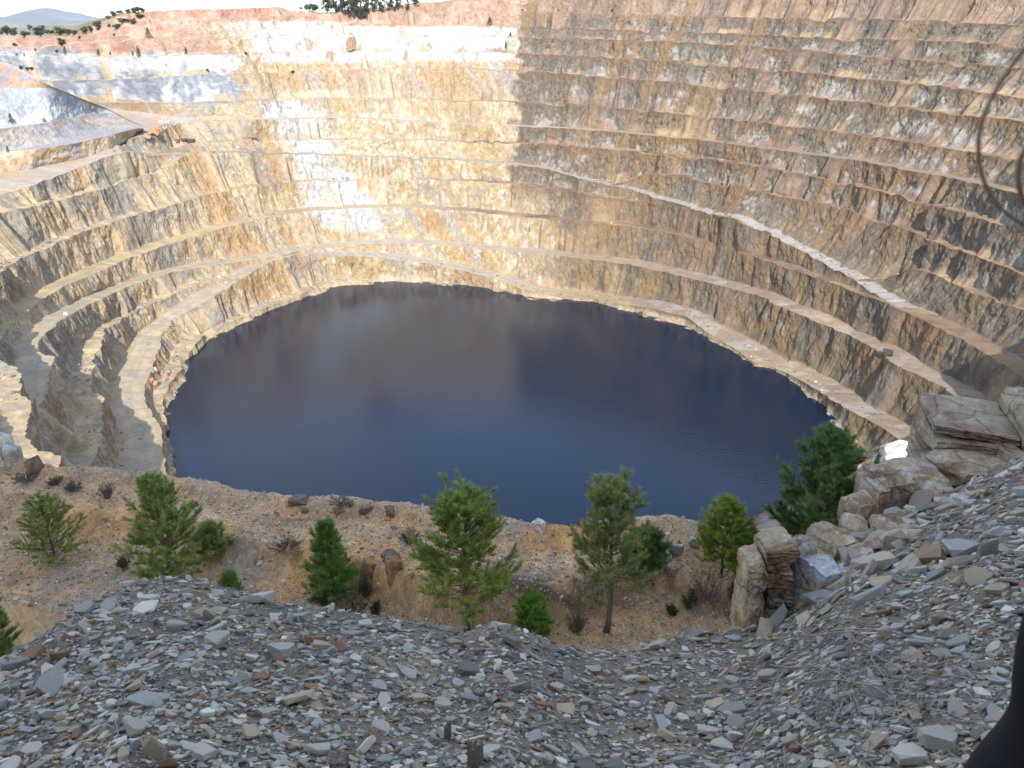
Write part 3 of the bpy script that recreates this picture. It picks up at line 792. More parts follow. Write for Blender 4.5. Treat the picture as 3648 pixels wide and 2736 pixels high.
# the direction away from the pit, used for benches and the back slope
for k in range(1, 5):
    (xa, ya, za), (xb, yb, zb) = LX[k - 1], LX[k]
    dx, dy = xb - xa, yb - ya
    dl = np.hypot(dx, dy) + 1e-6
    bench = {1: 0.0, 2: .42, 3: .30, 4: 0.0}[k]
    n = 26
    t = np.linspace(0, 1, n)[:, None]
    ft = np.clip((t - bench) / (1 - bench), 0, 1)
    pr = 0.9 if k < 3 else 1.25
    tt = bench * np.clip(t / max(bench, 1e-6), 0, 1) + (1 - bench) * ft ** pr if bench > 0 else t ** pr
    x = xa[None] + dx[None] * tt; y = ya[None] + dy[None] * tt
    z = za[None] + (zb - za)[None] * (ft if k != 3 else ft ** 1.5)
    d = (6.0 * (fbm(x / 7, y / 7, z / 6, 351, 4) - .5) + 3.0 * (fbm(x / 2.2, y / 2.2, z / 2.6, 353, 3) - .5)) * np.sin(np.pi * np.clip(ft, 0, 1)) ** .7 * np.clip((zb - za) / 9, 0, 1)[None] * (1.0 if k < 3 else 1.1)
    x = x - d * 0.55; y = y + d * 0.25
    if k >= 3:
        sh_ = (za[None] - z) * .9
    else:
        sh_ = 0 * z
    big = fbm(x / 16, y / 16, z / 12, 3, 3); pat = fbm(x / 6, y / 6, z / 9, 5, 4); st = fbm((x + sh_) / 5.0, (y + sh_) / 5.0, z / 4, 9, 4, .6); fi = fbm(x / .9, y / .9, z / 1.6, 21, 3, .6)
    if k <= 2:
        c = lerp(C3(.47, .46, .46) + 0 * x[..., None], C3(.33, .33, .35), sstep(.45, .6, st))
        c = lerp(c, C3(.64, .50, .31), sstep(.45, .58, big) * (.9 if k == 1 else .35))
        c = lerp(c, C3(.46, .25, .12), sstep(.56, .66, pat) * .6)
        c = lerp(c, C3(.46, .45, .44), sstep(.35, .0, ft) * .7)
    elif k == 3:
        c = lerp(C3(.44, .455, .48) + 0 * x[..., None], C3(.33, .35, .385), sstep(.48, .62, st))
        c = lerp(c, C3(.64, .64, .645), sstep(.48, .64, st * .5 + pat * .5 + .25 * (.45 - ft)))
        c = lerp(c, C3(.66, .63, .60), sstep(.22, .08, ft))
    else:
        c = lerp(C3(.52, .35, .24) + 0 * x[..., None], C3(.36, .35, .36), sstep(.5, .6, pat))
        c = lerp(c, C3(.60, .45, .36), sstep(.75, 1, ft) * .8)
    c = np.clip(.8 * c * (.7 + .6 * fi[..., None]), .02, .8)
    V = np.stack([x, y, z], -1).reshape(-1, 3)
    mesh_from('rock_face', V, grid_faces(n, len(PX)), M_PIT, c.reshape(-1, 3), parent=promo)
xa, ya, za = LX[4]
n = 8; t = np.linspace(0, 1, n)[:, None]
x = xa[None] - 22 * t; y = ya[None] + 30 * t; z = za[None] - np.maximum(za - 90, 0)[None] * t ** 1.3
c = np.broadcast_to(C3(.36, .27, .2), (n, len(PX), 3))
mesh_from('back_slope', np.stack([x, y, z], -1).reshape(-1, 3), grid_faces(n, len(PX)), M_FLOOR, c.reshape(-1, 3), parent=promo)

# ------------------------------------------------------------------ the lake
M_WATER, nt, b = new_mat('acid_lake_water')
N, L = nt.nodes, nt.links
b.inputs['Base Color'].default_value = (0.0, 0.011, 0.033, 1)
b.inputs['Roughness'].default_value = 0.13
b.inputs['IOR'].default_value = 1.38
geo = N.new('ShaderNodeNewGeometry')
nz = N.new('ShaderNodeTexNoise'); nz.inputs['Scale'].default_value = 0.9; nz.inputs['Detail'].default_value = 4
nz2 = N.new('ShaderNodeTexNoise'); nz2.inputs['Scale'].default_value = 0.02; nz2.inputs['Detail'].default_value = 3
L.new(geo.outputs['Position'], nz.inputs['Vector']); L.new(geo.outputs['Position'], nz2.inputs['Vector'])
wr_ = N.new('ShaderNodeMapRange'); wr_.inputs[1].default_value = .4; wr_.inputs[2].default_value = .62; wr_.inputs[3].default_value = .07; wr_.inputs[4].default_value = .14
L.new(nz2.outputs[0], wr_.inputs[0]); L.new(wr_.outputs[0], b.inputs['Roughness'])
bp = N.new('ShaderNodeBump'); bp.inputs['Distance'].default_value = 0.10; bp.inputs['Strength'].default_value = 0.5
L.new(nz.outputs[0], bp.inputs['Height']); L.new(bp.outputs[0], b.inputs['Normal'])
rr = np.linspace(0, 1, 3)[:, None]
wr = (RR[0] + 3.0)[None] * rr
V = np.stack([CX + wr * UX[None], CY + wr * UY[None], np.zeros_like(wr)], -1).reshape(-1, 3)
wo = mesh_from('lake_water', V, grid_faces(3, NT), M_WATER, smooth=True)
tag(wo, kind='structure')

# ------------------------------------------------------------------ the terrace below the viewpoint
EDGE = [(-500, 985), (-200, 992), (0, 1000), (60, 1008), (120, 1018), (200, 1022), (330, 1032), (400, 1047), (460, 1058), (560, 1078), (640, 1088), (700, 1085), (760, 1086), (850, 1098), (900, 1105), (950, 1112), (1090, 1130),
        (1180, 1148), (1270, 1152), (1320, 1130), (1420, 1128), (1500, 1146), (1560, 1150), (1640, 1158), (1750, 1164), (1850, 1168), (2050, 1170), (2500, 1176), (3000, 1180)]
e = np.array(EDGE, float) * DPX
ex0 = np.interp(np.linspace(0, 1, 900), np.linspace(0, 1, len(e)), e[:, 0]); ey0 = np.interp(ex0, e[:, 0], e[:, 1])
ey0 = ey0 + (fbm(ex0 / 26.0, 0 * ex0, 0 * ex0, 111, 4) - .5) * 12
EXx, EXy = unproj(ex0, ey0, 130.0)
EAZ = np.arctan2(EXx, EXy); ED = np.hypot(EXx, EXy)

def terrace_z(x, y):
    az = np.arctan2(x, y); d = np.hypot(x, y)
    de = np.interp(az, EAZ, ED)
    wob = (fbm(x / 2.2, y / 2.2, 0 * x, 113, 4) - .5)
    dl = de - 4.3 + wob * 2.6 + np.interp(az, [-.6, -.3, -.1, .05, .2], [.5, 0, -.4, 0.3, 1.2])
    hl = np.interp(az, [-.6, -.32, -.22, .3], [0.3, 0.4, .85, .85])
    q = sstep(0, 1.1, dl - d)
    z = 130.0 - hl * q - 0.45 * sstep(0.0, 2.0, dl - d)
    z = z + 0.35 * sstep(1.3, 0.1, de - d) * (d <= de) + 0.05 * np.clip(de - d, 0, 5)
    z = z + sstep(22, 8, d) * 2.0
    z = z + (fbm(x / 1.8, y / 1.8, 0 * x, 117, 4) - .5) * .45 + (fbm(x / .35, y / .35, 0 * x, 119, 3) - .5) * .10
    # hollow of ochre sand
    hx, hy = unproj(*D(1195, 1255), 128.5)
    z = z - .5 * np.exp(-(((x - hx) / 1.8) ** 2 + ((y - hy) / 1.0) ** 2))
    out = np.clip(d - de, 0, None)
    z = z - out * 0.86 - 1.2 * sstep(0, .6, out) * (out > 0)
    z = z + np.where(out > 0, (fbm(x / 3, y / 3, z / 6, 121, 3) - .5) * 2.2 * sstep(.3, 4, out), 0)
    return z

inner = np.concatenate([np.linspace(0.0, 12.5, 190), np.linspace(12.9, 24, 24)])
outer = np.array([50, 30, 18, 10, 6, 3.5, 2, 1.2, .7, .4, .2, .08])
off = np.concatenate([outer, -inner])[:, None]
d = np.maximum(ED[None] + off, 4.0)
tx = np.sin(EAZ)[None] * d; ty = np.cos(EAZ)[None] * d
tz = terrace_z(tx, ty)
nA = fbm(tx / 3.2, ty / 3.2, 0 * tx, 131, 4); nB = fbm(tx / .8, ty / .8, 0 * tx, 133, 4); nC = fbm(tx / .16, ty / .16, 0 * tx, 135, 3)
tc = lerp(C3(.37, .25, .125) + 0 * tx[..., None], C3(.30, .225, .145), sstep(.45, .62, nA))
depth_in = ED[None] - d
tc = lerp(tc, C3(.30, .24, .165), sstep(4.5, 6.5, depth_in + 3 * (nB - .5)) * .6)
tc = lerp(tc, C3(.31, .26, .21), sstep(1.1, .3, depth_in) * .7)
def blob(cx, cy, rx, ry, z=128.6):
    bx, by = unproj(*D(cx, cy), z)
    return np.exp(-((((tx - bx) / rx) ** 2 + ((ty - by) / ry) ** 2) ** 1.6))
wn_ = (nB - .5) * 1.2
tc = lerp(tc, C3(.46, .285, .105), sstep(.3, .6, blob(662, 1265, .75, 1.6) + wn_ * .5))
tc = lerp(tc, C3(.42, .27, .115), sstep(.3, .7, blob(1200, 1215, 1.5, 1.2) + wn_ * .6))
tc = lerp(tc, C3(.44, .335, .22), sstep(.3, .7, blob(1210, 1262, 1.6, .8) + wn_ * .5))
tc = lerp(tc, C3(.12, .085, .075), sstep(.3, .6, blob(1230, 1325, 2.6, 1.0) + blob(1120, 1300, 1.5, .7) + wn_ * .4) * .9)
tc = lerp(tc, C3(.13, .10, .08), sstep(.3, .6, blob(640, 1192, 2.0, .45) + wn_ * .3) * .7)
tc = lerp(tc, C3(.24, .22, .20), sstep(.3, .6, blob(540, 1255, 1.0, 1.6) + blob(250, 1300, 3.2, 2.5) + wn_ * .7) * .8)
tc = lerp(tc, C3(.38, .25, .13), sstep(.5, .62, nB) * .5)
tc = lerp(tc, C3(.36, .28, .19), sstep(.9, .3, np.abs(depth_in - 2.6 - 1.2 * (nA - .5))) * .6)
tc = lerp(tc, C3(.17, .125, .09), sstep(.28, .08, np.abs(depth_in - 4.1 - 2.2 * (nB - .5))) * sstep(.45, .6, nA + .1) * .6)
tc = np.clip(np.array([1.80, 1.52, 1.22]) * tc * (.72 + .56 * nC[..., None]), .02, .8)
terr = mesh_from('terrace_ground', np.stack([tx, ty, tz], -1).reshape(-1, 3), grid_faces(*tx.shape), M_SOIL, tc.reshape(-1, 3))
tag(terr, kind='structure')

# ------------------------------------------------------------------ the bank of broken shale at the viewpoint
CREST = [(-900, 1560, 2.3), (-500, 1500, 2.6), (-200, 1470, 2.8), (0, 1432, 3.0), (60, 1396, 3.2), (130, 1342, 3.5), (200, 1298, 3.8), (280, 1268, 4.1), (340, 1252, 4.3), (400, 1258, 4.3), (480, 1281, 4.2),
         (560, 1297, 4.1), (720, 1330, 3.9), (900, 1352, 3.8), (1000, 1375, 3.7), (1070, 1362, 3.7), (1120, 1366, 3.7), (1200, 1394, 3.7), (1300, 1414, 3.8), (1380, 1402, 4.0), (1450, 1384, 4.2), (1560, 1370, 4.5),
         (1640, 1345, 4.8), (1720, 1275, 5.6), (1800, 1200, 6.6), (1880, 1125, 7.6), (1960, 1088, 8.2), (2040, 1062, 8.8), (2130, 1015, 9.6), (2212, 965, 10.5), (2400, 930, 10), (2700, 930, 9), (3200, 940, 8), (5000, 960, 8)]
cr = np.array(CREST, float)
rdx, rdy, rdz = ray(cr[:, 0] * DPX, cr[:, 1] * DPX)
C_TAN = rdx / rdy; C_F = cr[:, 2]; C_DROP = -rdz / rdy * C_F
F0 = 0.25; DROP0 = 1.60
def bank_profile(tan):
    return np.interp(tan, C_TAN, C_F), np.interp(tan, C_TAN, C_DROP)
def bank_z(x, y):
    y_ = np.maximum(y, 0.05)
    fc, dc = bank_profile(x / np.maximum(y, 0.2))
    t = (y - F0) / (fc - F0)
    drop = DROP0 + (dc - DROP0) * np.clip(t, -.3, 1.0) ** 1.0 * 1.0
    drop = np.where(t < 0, DROP0 + t * .2, DROP0 + (dc - DROP0) * np.clip(t, 0, 1) ** 1.15)
    over = np.clip(y - fc, 0, None)
    z = EYE - drop - over * 0.95
    z = z + (fbm(x / .9, y / .9, 0 * x, 141, 3) - .5) * .16 * sstep(.5, 1.6, y) + (fbm(x / .22, y / .22, 0 * x, 143, 3) - .5) * .045
    return z
tanv = np.concatenate([np.linspace(-1.6, -.72, 40), np.linspace(-.71, .82, 620), np.linspace(.83, 2.6, 60)])
tv = np.concatenate([np.linspace(-.12, 1, 330), 1 + np.array([.01, .03, .06, .1, .2, .4, .8, 1.5, 2.6, 4.2])])
fcv, _ = bank_profile(tanv)
by = F0 + (fcv[None] - F0) * tv[:, None]; bx = tanv[None] * np.maximum(by, .2)
bz = np.maximum(bank_z(bx, by), 126.0)
n1 = fbm(bx / .5, by / .5, 0 * bx, 151, 4); n2 = fbm(bx / .03, by / .03, 0 * bx, 153, 3)
bc = lerp(C3(.20, .165, .115) + 0 * bx[..., None], C3(.15, .135, .115), sstep(.42, .6, n1))
bc = lerp(bc, C3(.25, .20, .13), sstep(.55, .66, n1))
bc = np.clip(bc * (.7 + .6 * n2[..., None]), .02, .8)
bank = mesh_from('rubble_bank', np.stack([bx, by, bz], -1).reshape(-1, 3), grid_faces(*bx.shape), M_BANK, bc.reshape(-1, 3))
tag(bank, kind='structure')

# the hillside behind the viewpoint that keeps it in shade
hx = np.linspace(-420, 420, 170); hy = np.concatenate([np.linspace(.3, -8, 24), np.linspace(-10, -260, 60)])
HX, HY = np.meshgrid(hx, hy)
hcrest = np.interp(HX, [-420, -200, -90, -30, 20, 60, 140, 420], [2, 6, 18, 37, 37, 18, 3, 0])
up = hcrest * sstep(0, -34, HY) * 1.0
HZ = np.minimum(148.42, 148.42 - .02 * np.abs(HX)) + up + (fbm(HX / 9, HY / 9, 0 * HX, 161, 4) - .5) * 3.0 * sstep(-3, -14, HY)
HZ = HZ - sstep(2, 25, np.abs(HX)) * 14 * sstep(-14, 0, HY)
hc_ = lerp(C3(.33, .25, .17) + 0 * HX[..., None], C3(.16, .16, .08), sstep(.45, .6, fbm(HX / 7, HY / 7, 0 * HX, 163, 4)))
hill = mesh_from('hillside', np.stack([HX, HY, HZ], -1).reshape(-1, 3), grid_faces(*HX.shape), M_FLOOR, hc_.reshape(-1, 3))
tag(hill, kind='structure')

# ------------------------------------------------------------------ stones
def hull_template(points):
    bm = bmesh.new()
    for p in points: bm.verts.new(p)
    r = bmesh.ops.convex_hull(bm, input=bm.verts)
    junk = [g for g in r['geom_interior'] if isinstance(g, bmesh.types.BMVert)] + [g for g in r['geom_unused'] if isinstance(g, bmesh.types.BMVert)]
    if junk: bmesh.ops.delete(bm, geom=list(set(junk)), context='VERTS')
    bmesh.ops.triangulate(bm, faces=bm.faces)
    bm.verts.index_update()
    V = np.array([v.co[:] for v in bm.verts]); F = np.array([[v.index for v in f.verts] for f in bm.faces])
    bm.free()
    return V, F

def slab_template(r, flat, elong, nside):
    ang = np.sort(r.uniform(0, 2 * np.pi, nside)) * .55 + np.linspace(0, 2 * np.pi, nside, endpoint=False) * .45
    rad = r.uniform(.68, 1.08, nside)
    top = np.stack([np.cos(ang) * rad, np.sin(ang) * rad / elong, np.full(nside, flat) + r.uniform(-.07, .03, nside)], 1)
    k = r.uniform(.70, 1.05, nside)
    bot = np.stack([np.cos(ang) * rad * k, np.sin(ang) * rad / elong * k, -np.full(nside, flat) + r.uniform(-.03, .1, nside)], 1)
    mid = np.stack([np.cos(ang + .2) * rad * 1.04, np.sin(ang + .2) * rad / elong * 1.04, r.uniform(-.5, .5, nside) * flat], 1)
    tilt = r.uniform(-.25, .25, 2)
    P = np.vstack([top, bot, mid[::2]])
    P[:, 2] += (tilt[0] * P[:, 0] + tilt[1] * P[:, 1]) * flat
    return hull_template(P)
rs_ = np.random.default_rng(3)
TPL = []
for k in range(30):
    kind = k % 3
    if kind == 0: TPL.append(('slab',) + slab_template(rs_, rs_.uniform(.11, .21), rs_.uniform(1.2, 1.9), rs_.integers(5, 8)))
    elif kind == 1: TPL.append(('chunk',) + slab_template(rs_, rs_.uniform(.22, .42), rs_.uniform(1.0, 1.6), rs_.integers(5, 8)))
    else: TPL.append(('shard',) + slab_template(rs_, rs_.uniform(.10, .20), rs_.uniform(1.8, 3.0), rs_.integers(5, 7)))
PAL = [('pale grey', (.435, .395, .315), .30), ('blue-grey', (.315, .305, .265), .24), ('whitish', (.56, .515, .42), .09), ('tan', (.375, .295, .195), .19), ('rusty brown', (.23, .125, .065), .05), ('dark grey', (.19, .175, .15), .11)]
pal_p = np.array([p[2] for p in PAL]); pal_p /= pal_p.sum()

def rot_from(nrm, rz, tilt, taz):
    """rotation matrices: spin about z, tilt, then z axis onto the surface normal"""
    n = len(rz)
    c, s = np.cos(rz), np.sin(rz)
    A = np.zeros((n, 3, 3)); A[:, 0, 0] = c; A[:, 0, 1] = -s; A[:, 1, 0] = s; A[:, 1, 1] = c; A[:, 2, 2] = 1
    ax = np.stack([np.cos(taz), np.sin(taz), 0 * taz], 1)
    def rod(ax, th):
        K = np.zeros((len(th), 3, 3)); K[:, 0, 1] = -ax[:, 2]; K[:, 0, 2] = ax[:, 1]; K[:, 1, 0] = ax[:, 2]; K[:, 1, 2] = -ax[:, 0]; K[:, 2, 0] = -ax[:, 1]; K[:, 2, 1] = ax[:, 0]
        I = np.eye(3)[None]
        return I + np.sin(th)[:, None, None] * K + (1 - np.cos(th))[:, None, None] * (K @ K)
    B = rod(ax, tilt)
    zax = np.array([0, 0, 1.0])[None]
    v = np.cross(np.broadcast_to(zax, nrm.shape), nrm); sn = np.linalg.norm(v, axis=1); v = v / (sn[:, None] + 1e-9)
    Cm = rod(v, np.arctan2(sn, nrm[:, 2]))
    return Cm @ B @ A

def scatter_mesh(name, pos, Rm, scale, tid, tint, tpls, mat, smooth=False):
    Vs, Fs, Cs, n = [], [], [], 0
    for k, (kd, V, F) in enumerate(tpls):
        ix = np.where(tid == k)[0]
        if not len(ix): continue
        W = np.einsum('nij,vj->nvi', Rm[ix] * scale[ix][:, None, None], V) + pos[ix][:, None, :]
        m, nv = W.shape[:2]
        Vs.append(W.reshape(-1, 3)); Fs.append((F[None] + (np.arange(m) * nv)[:, None, None] + n).reshape(-1, 3))
        Cs.append(np.repeat(tint[ix], nv, axis=0)); n += m * nv
    return mesh_from(name, np.vstack(Vs), np.vstack(Fs), mat, np.vstack(Cs), smooth=smooth)

def surf_normal(f, x, y, e=.06):
    dzx = (f(x + e, y) - f(x - e, y)) / (2 * e); dzy = (f(x, y + e) - f(x, y - e)) / (2 * e)
    n = np.stack([-dzx, -dzy, np.ones_like(x)], 1)
    return n / np.linalg.norm(n, axis=1)[:, None]

def bank_samples(n, r, spans=((-900, 4500),)):
    """ground points of the bank, thinning out with distance"""
    out = []
    tot = 0
    while tot < n:
        sp = np.array(spans, float)[r.integers(0, len(spans), n * 2)]; px = sp[:, 0] + (sp[:, 1] - sp[:, 0]) * r.uniform(0, 1, n * 2); py = r.uniform(1350, 2980, n * 2)
        dx, dy, dz = ray(px, py)
        tan = dx / dy; ratio = -dz / dy
        fc, dc = bank_profile(tan)
        ok = ratio > dc / fc * .985
        lo = np.full(n * 2, .3); hi = fc * 1.03
        for _ in range(22):
            m = (lo + hi) / 2
            t = np.clip((m - F0) / (fc - F0), 0, 1.1)
            drop = DROP0 + (dc - DROP0) * t ** 1.15
            below = m * ratio < drop
            lo = np.where(below, m, lo); hi = np.where(below, hi, m)
        x = tan * lo; y = lo
        ok &= (lo > (.75 if len(spans) == 1 else .4))
        out.append(np.stack([x, y], 1)[ok]); tot += ok.sum()
    return np.vstack(out)[:n]

rs = np.random.default_rng(11)
def make_stones(n, lo, hi, sigma, r, sink=.25, spans=((-900, 4500),)):
    xy = bank_samples(n, r, spans)
    size = np.clip(np.exp(r.normal(np.log(lo), sigma, n)), lo * .6, hi)
    size = size * (np.hypot(xy[:, 0], xy[:, 1]) / 3.4) ** .62
    z = bank_z(xy[:, 0], xy[:, 1])
    nrm = surf_normal(bank_z, xy[:, 0], xy[:, 1])
    tid = r.integers(0, len(TPL), n)
    flat = np.array([np.ptp(t[1][:, 2]) / 2 for t in TPL])[tid]
    tilt = np.abs(r.normal(0, .30, n)); up = r.uniform(0, 1, n) < .07; tilt = np.where(up, r.uniform(.8, 1.4, n), tilt)
    Rm = rot_from(nrm, r.uniform(0, 6.283, n), tilt, r.uniform(0, 6.283, n))
    pos = np.stack([xy[:, 0], xy[:, 1], z], 1) + nrm * (size * (flat * .55 + .45 * np.sin(tilt) * .5))[:, None]
    pid = r.choice(len(PAL), n, p=pal_p)
    # more rust and tan towards the right and along the crest
    return dict(pos=pos, R=Rm, s=size, tid=tid, pid=pid, tilt=tilt)

big = make_stones(3800, .032, .105, .42, rs)
# keep the big ones from sitting inside each other
order = np.argsort(-big['s']); kept = []
cell = {}
for i in order:
    p = big['pos'][i]; s = big['s'][i]; key = (int(p[0] // .3), int(p[1] // .3)); ok = True
    for a in (-1, 0, 1):
        for b_ in (-1, 0, 1):
            for j in cell.get((key[0] + a, key[1] + b_), ()):
                if np.linalg.norm(big['pos'][j] - p) < .62 * (big['s'][j] + s): ok = False; break
            if not ok: break
        if not ok: break
    if ok: kept.append(i); cell.setdefault(key, []).append(i)
kept = np.array(kept)
for k_ in big: big[k_] = big[k_][kept]
dist = np.linalg.norm(big['pos'] - np.array([0, 0, EYE]), axis=1)
sx, sy = proj(*big['pos'].T)
infr = (sx > -20) & (sx < 3640) & (sy < 2740)
app = np.where(infr, big['s'] / dist, 0)
rank = np.argsort(-app)
NIND = 270
ind = rank[:NIND]; rest = rank[NIND:]

def tint_of(pid, r):
    base = np.array([p[1] for p in PAL])[pid]
    return np.clip(base * r.uniform(.78, 1.25, len(pid))[:, None] * (1 + r.normal(0, .035, (len(pid), 3))), .02, .75)
small = make_stones(23000, .0155, .036, .40, rs)
grit = make_stones(26000, .0055, .013, .40, rs)
tet = [('grit',) + slab_template(rs_, .4, 1.3, 4) for _ in range(6)]
SIDE = ((-6500, -880), (4480, 9500))
side = make_stones(9000, .020, .10, .55, np.random.default_rng(12), spans=SIDE)
for k_ in small: small[k_] = np.concatenate([small[k_], side[k_]])
P_ = np.vstack([big['pos'][rest], small['pos']]); Rm_ = np.vstack([big['R'][rest], small['R']]); s__ = np.r_[big['s'][rest], small['s']]
t__ = np.r_[big['tid'][rest], small['tid']]; c__ = tint_of(np.r_[big['pid'][rest], small['pid']], rs)
so = scatter_mesh('shale_rubble', P_, Rm_, s__, t__, c__, TPL, M_STUFF)
tag(so, 'small broken grey shale covering the near bank', None, None, 'stuff')
grit['tid'] = rs.integers(0, 6, len(grit['s']))
go = scatter_mesh('shale_grit', grit['pos'], grit['R'], grit['s'], grit['tid'], tint_of(grit['pid'], rs) * .85, tet, M_STUFF)
tag(go, 'fine shale grit between the stones of the near bank', None, None, 'stuff')

# the largest ones, each a thing
SM = []
for k, (nm, c, _) in enumerate(PAL):
    m = rock_mat('stone_' + nm.replace(' ', '_').replace('-', '_'), base=c, grain=.06, grain2=.012, bump=.35, bump_d=.004, contrast=.2, spec=.35, rough=.75, coord='Object')
    N, L = m.node_tree.nodes, m.node_tree.links
    # vary brightness stone by stone
    oi = N.new('ShaderNodeObjectInfo'); mr = N.new('ShaderNodeMapRange'); mr.inputs[3].default_value = .8; mr.inputs[4].default_value = 1.22
    L.new(oi.outputs['Random'], mr.inputs[0])
    bs = N['Principled BSDF']; src = bs.inputs['Base Color'].links[0].from_socket
    vm = N.new('ShaderNodeVectorMath'); vm.operation = 'SCALE'; L.new(src, vm.inputs[0]); L.new(mr.outputs[0], vm.inputs['Scale']); L.new(vm.outputs[0], bs.inputs['Base Color'])
    SM.append(m)
TM = []
for k, (kd, V, F) in enumerate(TPL):
    me = bpy.data.meshes.new('stone')
    me.from_pydata([tuple(v) for v in V], [], [tuple(f) for f in F]); me.materials.append(SM[0]); TM.append(me)
KIND = {'slab': ('flat', 'slab'), 'chunk': ('blocky', 'stone'), 'shard': ('long', 'shard')}
def where_on_bank(u, v):
    """a place someone can find in the picture, u,v in 0..1"""
    if v > .945: h = 'at the very bottom edge'
    elif v > .885: h = 'low on the bank'
    elif v > .835: h = 'halfway up the bank'
    else: h = 'high on the bank'
    marks = [(.03, 'by the left edge'), (.15, 'below the tallest left pine'), (.25, 'left of the small middle pine'), (.33, 'below the small middle pine'), (.455, 'below the bare-trunked middle pine'), (.52, 'below the low round bush'), (.595, 'below the slender pine'), (.68, 'left of the rock pillar'), (.76, 'below the rock pillar'), (.85, 'below the pale boulders'), (.93, 'near the dark sleeve')]
    return h, min(marks, key=lambda m: abs(m[0] - u))[1]
seen = {}; LABS = []
for i in ind:
    nm, kdt = PAL[big['pid'][i]][0], TPL[big['tid'][i]][0]
    me = TM[big['tid'][i]]
    o = bpy.data.objects.new('shale_stone', me)
    o.matrix_world = Matrix.Translation(Vector(big['pos'][i])) @ Matrix((big['R'][i] * big['s'][i]).tolist()).to_4x4()
    o.material_slots[0].link = 'OBJECT'; o.material_slots[0].material = SM[big['pid'][i]]
    COL.objects.link(o)
    u, v = sx[i] / 3648, sy[i] / 2736
    h, mk = where_on_bank(u, v) if v > .80 or u < .72 else ('on the right-hand slope', 'beside the leaning rock blocks' if v < .70 else 'right of the pale boulders')
    sz = 'large' if app[i] > .016 else ('medium' if app[i] > .0115 else 'smaller')
    st = ' standing on edge' if big['tilt'][i] > .75 else ''
    lab = f'{sz} {KIND[kdt][0]} {nm} {KIND[kdt][1]}{st} {h} {mk}'
    LABS.append((o, u, v, sz, kdt, nm, st, h, mk, lab))
    words = lab.split()
    if len(words) > 16: lab = ' '.join(words[:16])
    tag(o, lab, 'stone', 'loose stones on the near shale bank')

# where two still read alike, tell them apart by their order from the left
from collections import defaultdict
dd = defaultdict(list)
for q in LABS: dd[q[9]].append(q)
ORDW = ['leftmost', 'second from left', 'third from left', 'fourth from left', 'fifth from left', 'sixth from left', 'seventh from left']
for lab, qs in dd.items():
    if len(qs) > 1:
        for k, q in enumerate(sorted(qs, key=lambda q: q[1])):
            o, u, v, sz, kdt, nm, st, h, mk, _ = q
            w = 'rightmost' if k == len(qs) - 1 else ORDW[min(k, 6)]
            q[0]['label'] = f'{w} {sz} {nm} {KIND[kdt][1]}{st} {h} {mk}'

# ------------------------------------------------------------------ placing things on the ground they stand on
bpy.context.view_layer.update()
DG = bpy.context.evaluated_depsgraph_get()
def pit_hit(dx_, dy_, start=60.0):
    px, py = D(dx_, dy_)
    v = Vector([float(c) for c in ray(px, py)]).normalized()
    o0 = Vector((0, 0, EYE)) + v * start
    ok, loc, nrm, idx, ob, mw = S.ray_cast(DG, o0, v)
    if not ok:
        return None
    return loc
def terr_hit(dx_, dy_, lo=14.0, hi=60.0):
    px, py = D(dx_, dy_)
    v = np.array([float(c) for c in ray(px, py)])
    ts = np.linspace(lo, hi, 700)
    P = v[None] * ts[:, None]
    zz = P[:, 2] + EYE - terrace_z(P[:, 0], P[:, 1])
    k = np.argmax(zz < 0)
    if zz[k] >= 0: k = len(ts) - 1
    return Vector((P[k, 0], P[k, 1], float(terrace_z(P[k:k + 1, 0], P[k:k + 1, 1])[0])))
def depth_of(p):
    return p[1] * CP - (p[2] - EYE) * SP
def px_m(p):
    """metres per display pixel (2212 wide) at a point"""
    return depth_of(p) / (FPX / DPX)
def height_to(p, dtop):
    """height of an upright thing standing at p whose top shows at row dtop"""
    lo, hi = 0.0, min(80.0, (p[1] * CP / SP - (p[2] - EYE)) * .9)
    for _ in range(40):
        m = (lo + hi) / 2
        if proj(p[0], p[1], p[2] + m)[1] > dtop * DPX: lo = m
        else: hi = m
    return lo

# ------------------------------------------------------------------ plants
def leaf_mat(name, c1, trans=.25):
    m, nt, b = new_mat(name)
    N, L = nt.nodes, nt.links
    at = N.new('ShaderNodeAttribute'); at.attribute_name = 'tint'
    L.new(at.outputs['Color'], b.inputs['Base Color'])
    b.inputs['Roughness'].default_value = .6; b.inputs['Specular IOR Level'].default_value = .25
    tr = N.new('ShaderNodeBsdfTranslucent'); L.new(at.outputs['Color'], tr.inputs['Color'])
    mx = N.new('ShaderNodeMixShader'); mx.inputs[0].default_value = trans
    L.new(b.outputs[0], mx.inputs[1]); L.new(tr.outputs[0], mx.inputs[2])
    L.new(mx.outputs[0], N['Material Output'].inputs['Surface'])
    return m
M_NEEDLE = leaf_mat('pine_needles', None)
M_LEAF = leaf_mat('leaves', None)
M_BARK = rock_mat('bark', base=(.17, .125, .095), grain=.3, grain2=.04, bump=.6, bump_d=.02, contrast=.3, coord='Object')
M_TWIG = rock_mat('dry_wood', base=(.24, .19, .145), grain=.3, grain2=.02, bump=.3, bump_d=.004, contrast=.25, coord='Object')

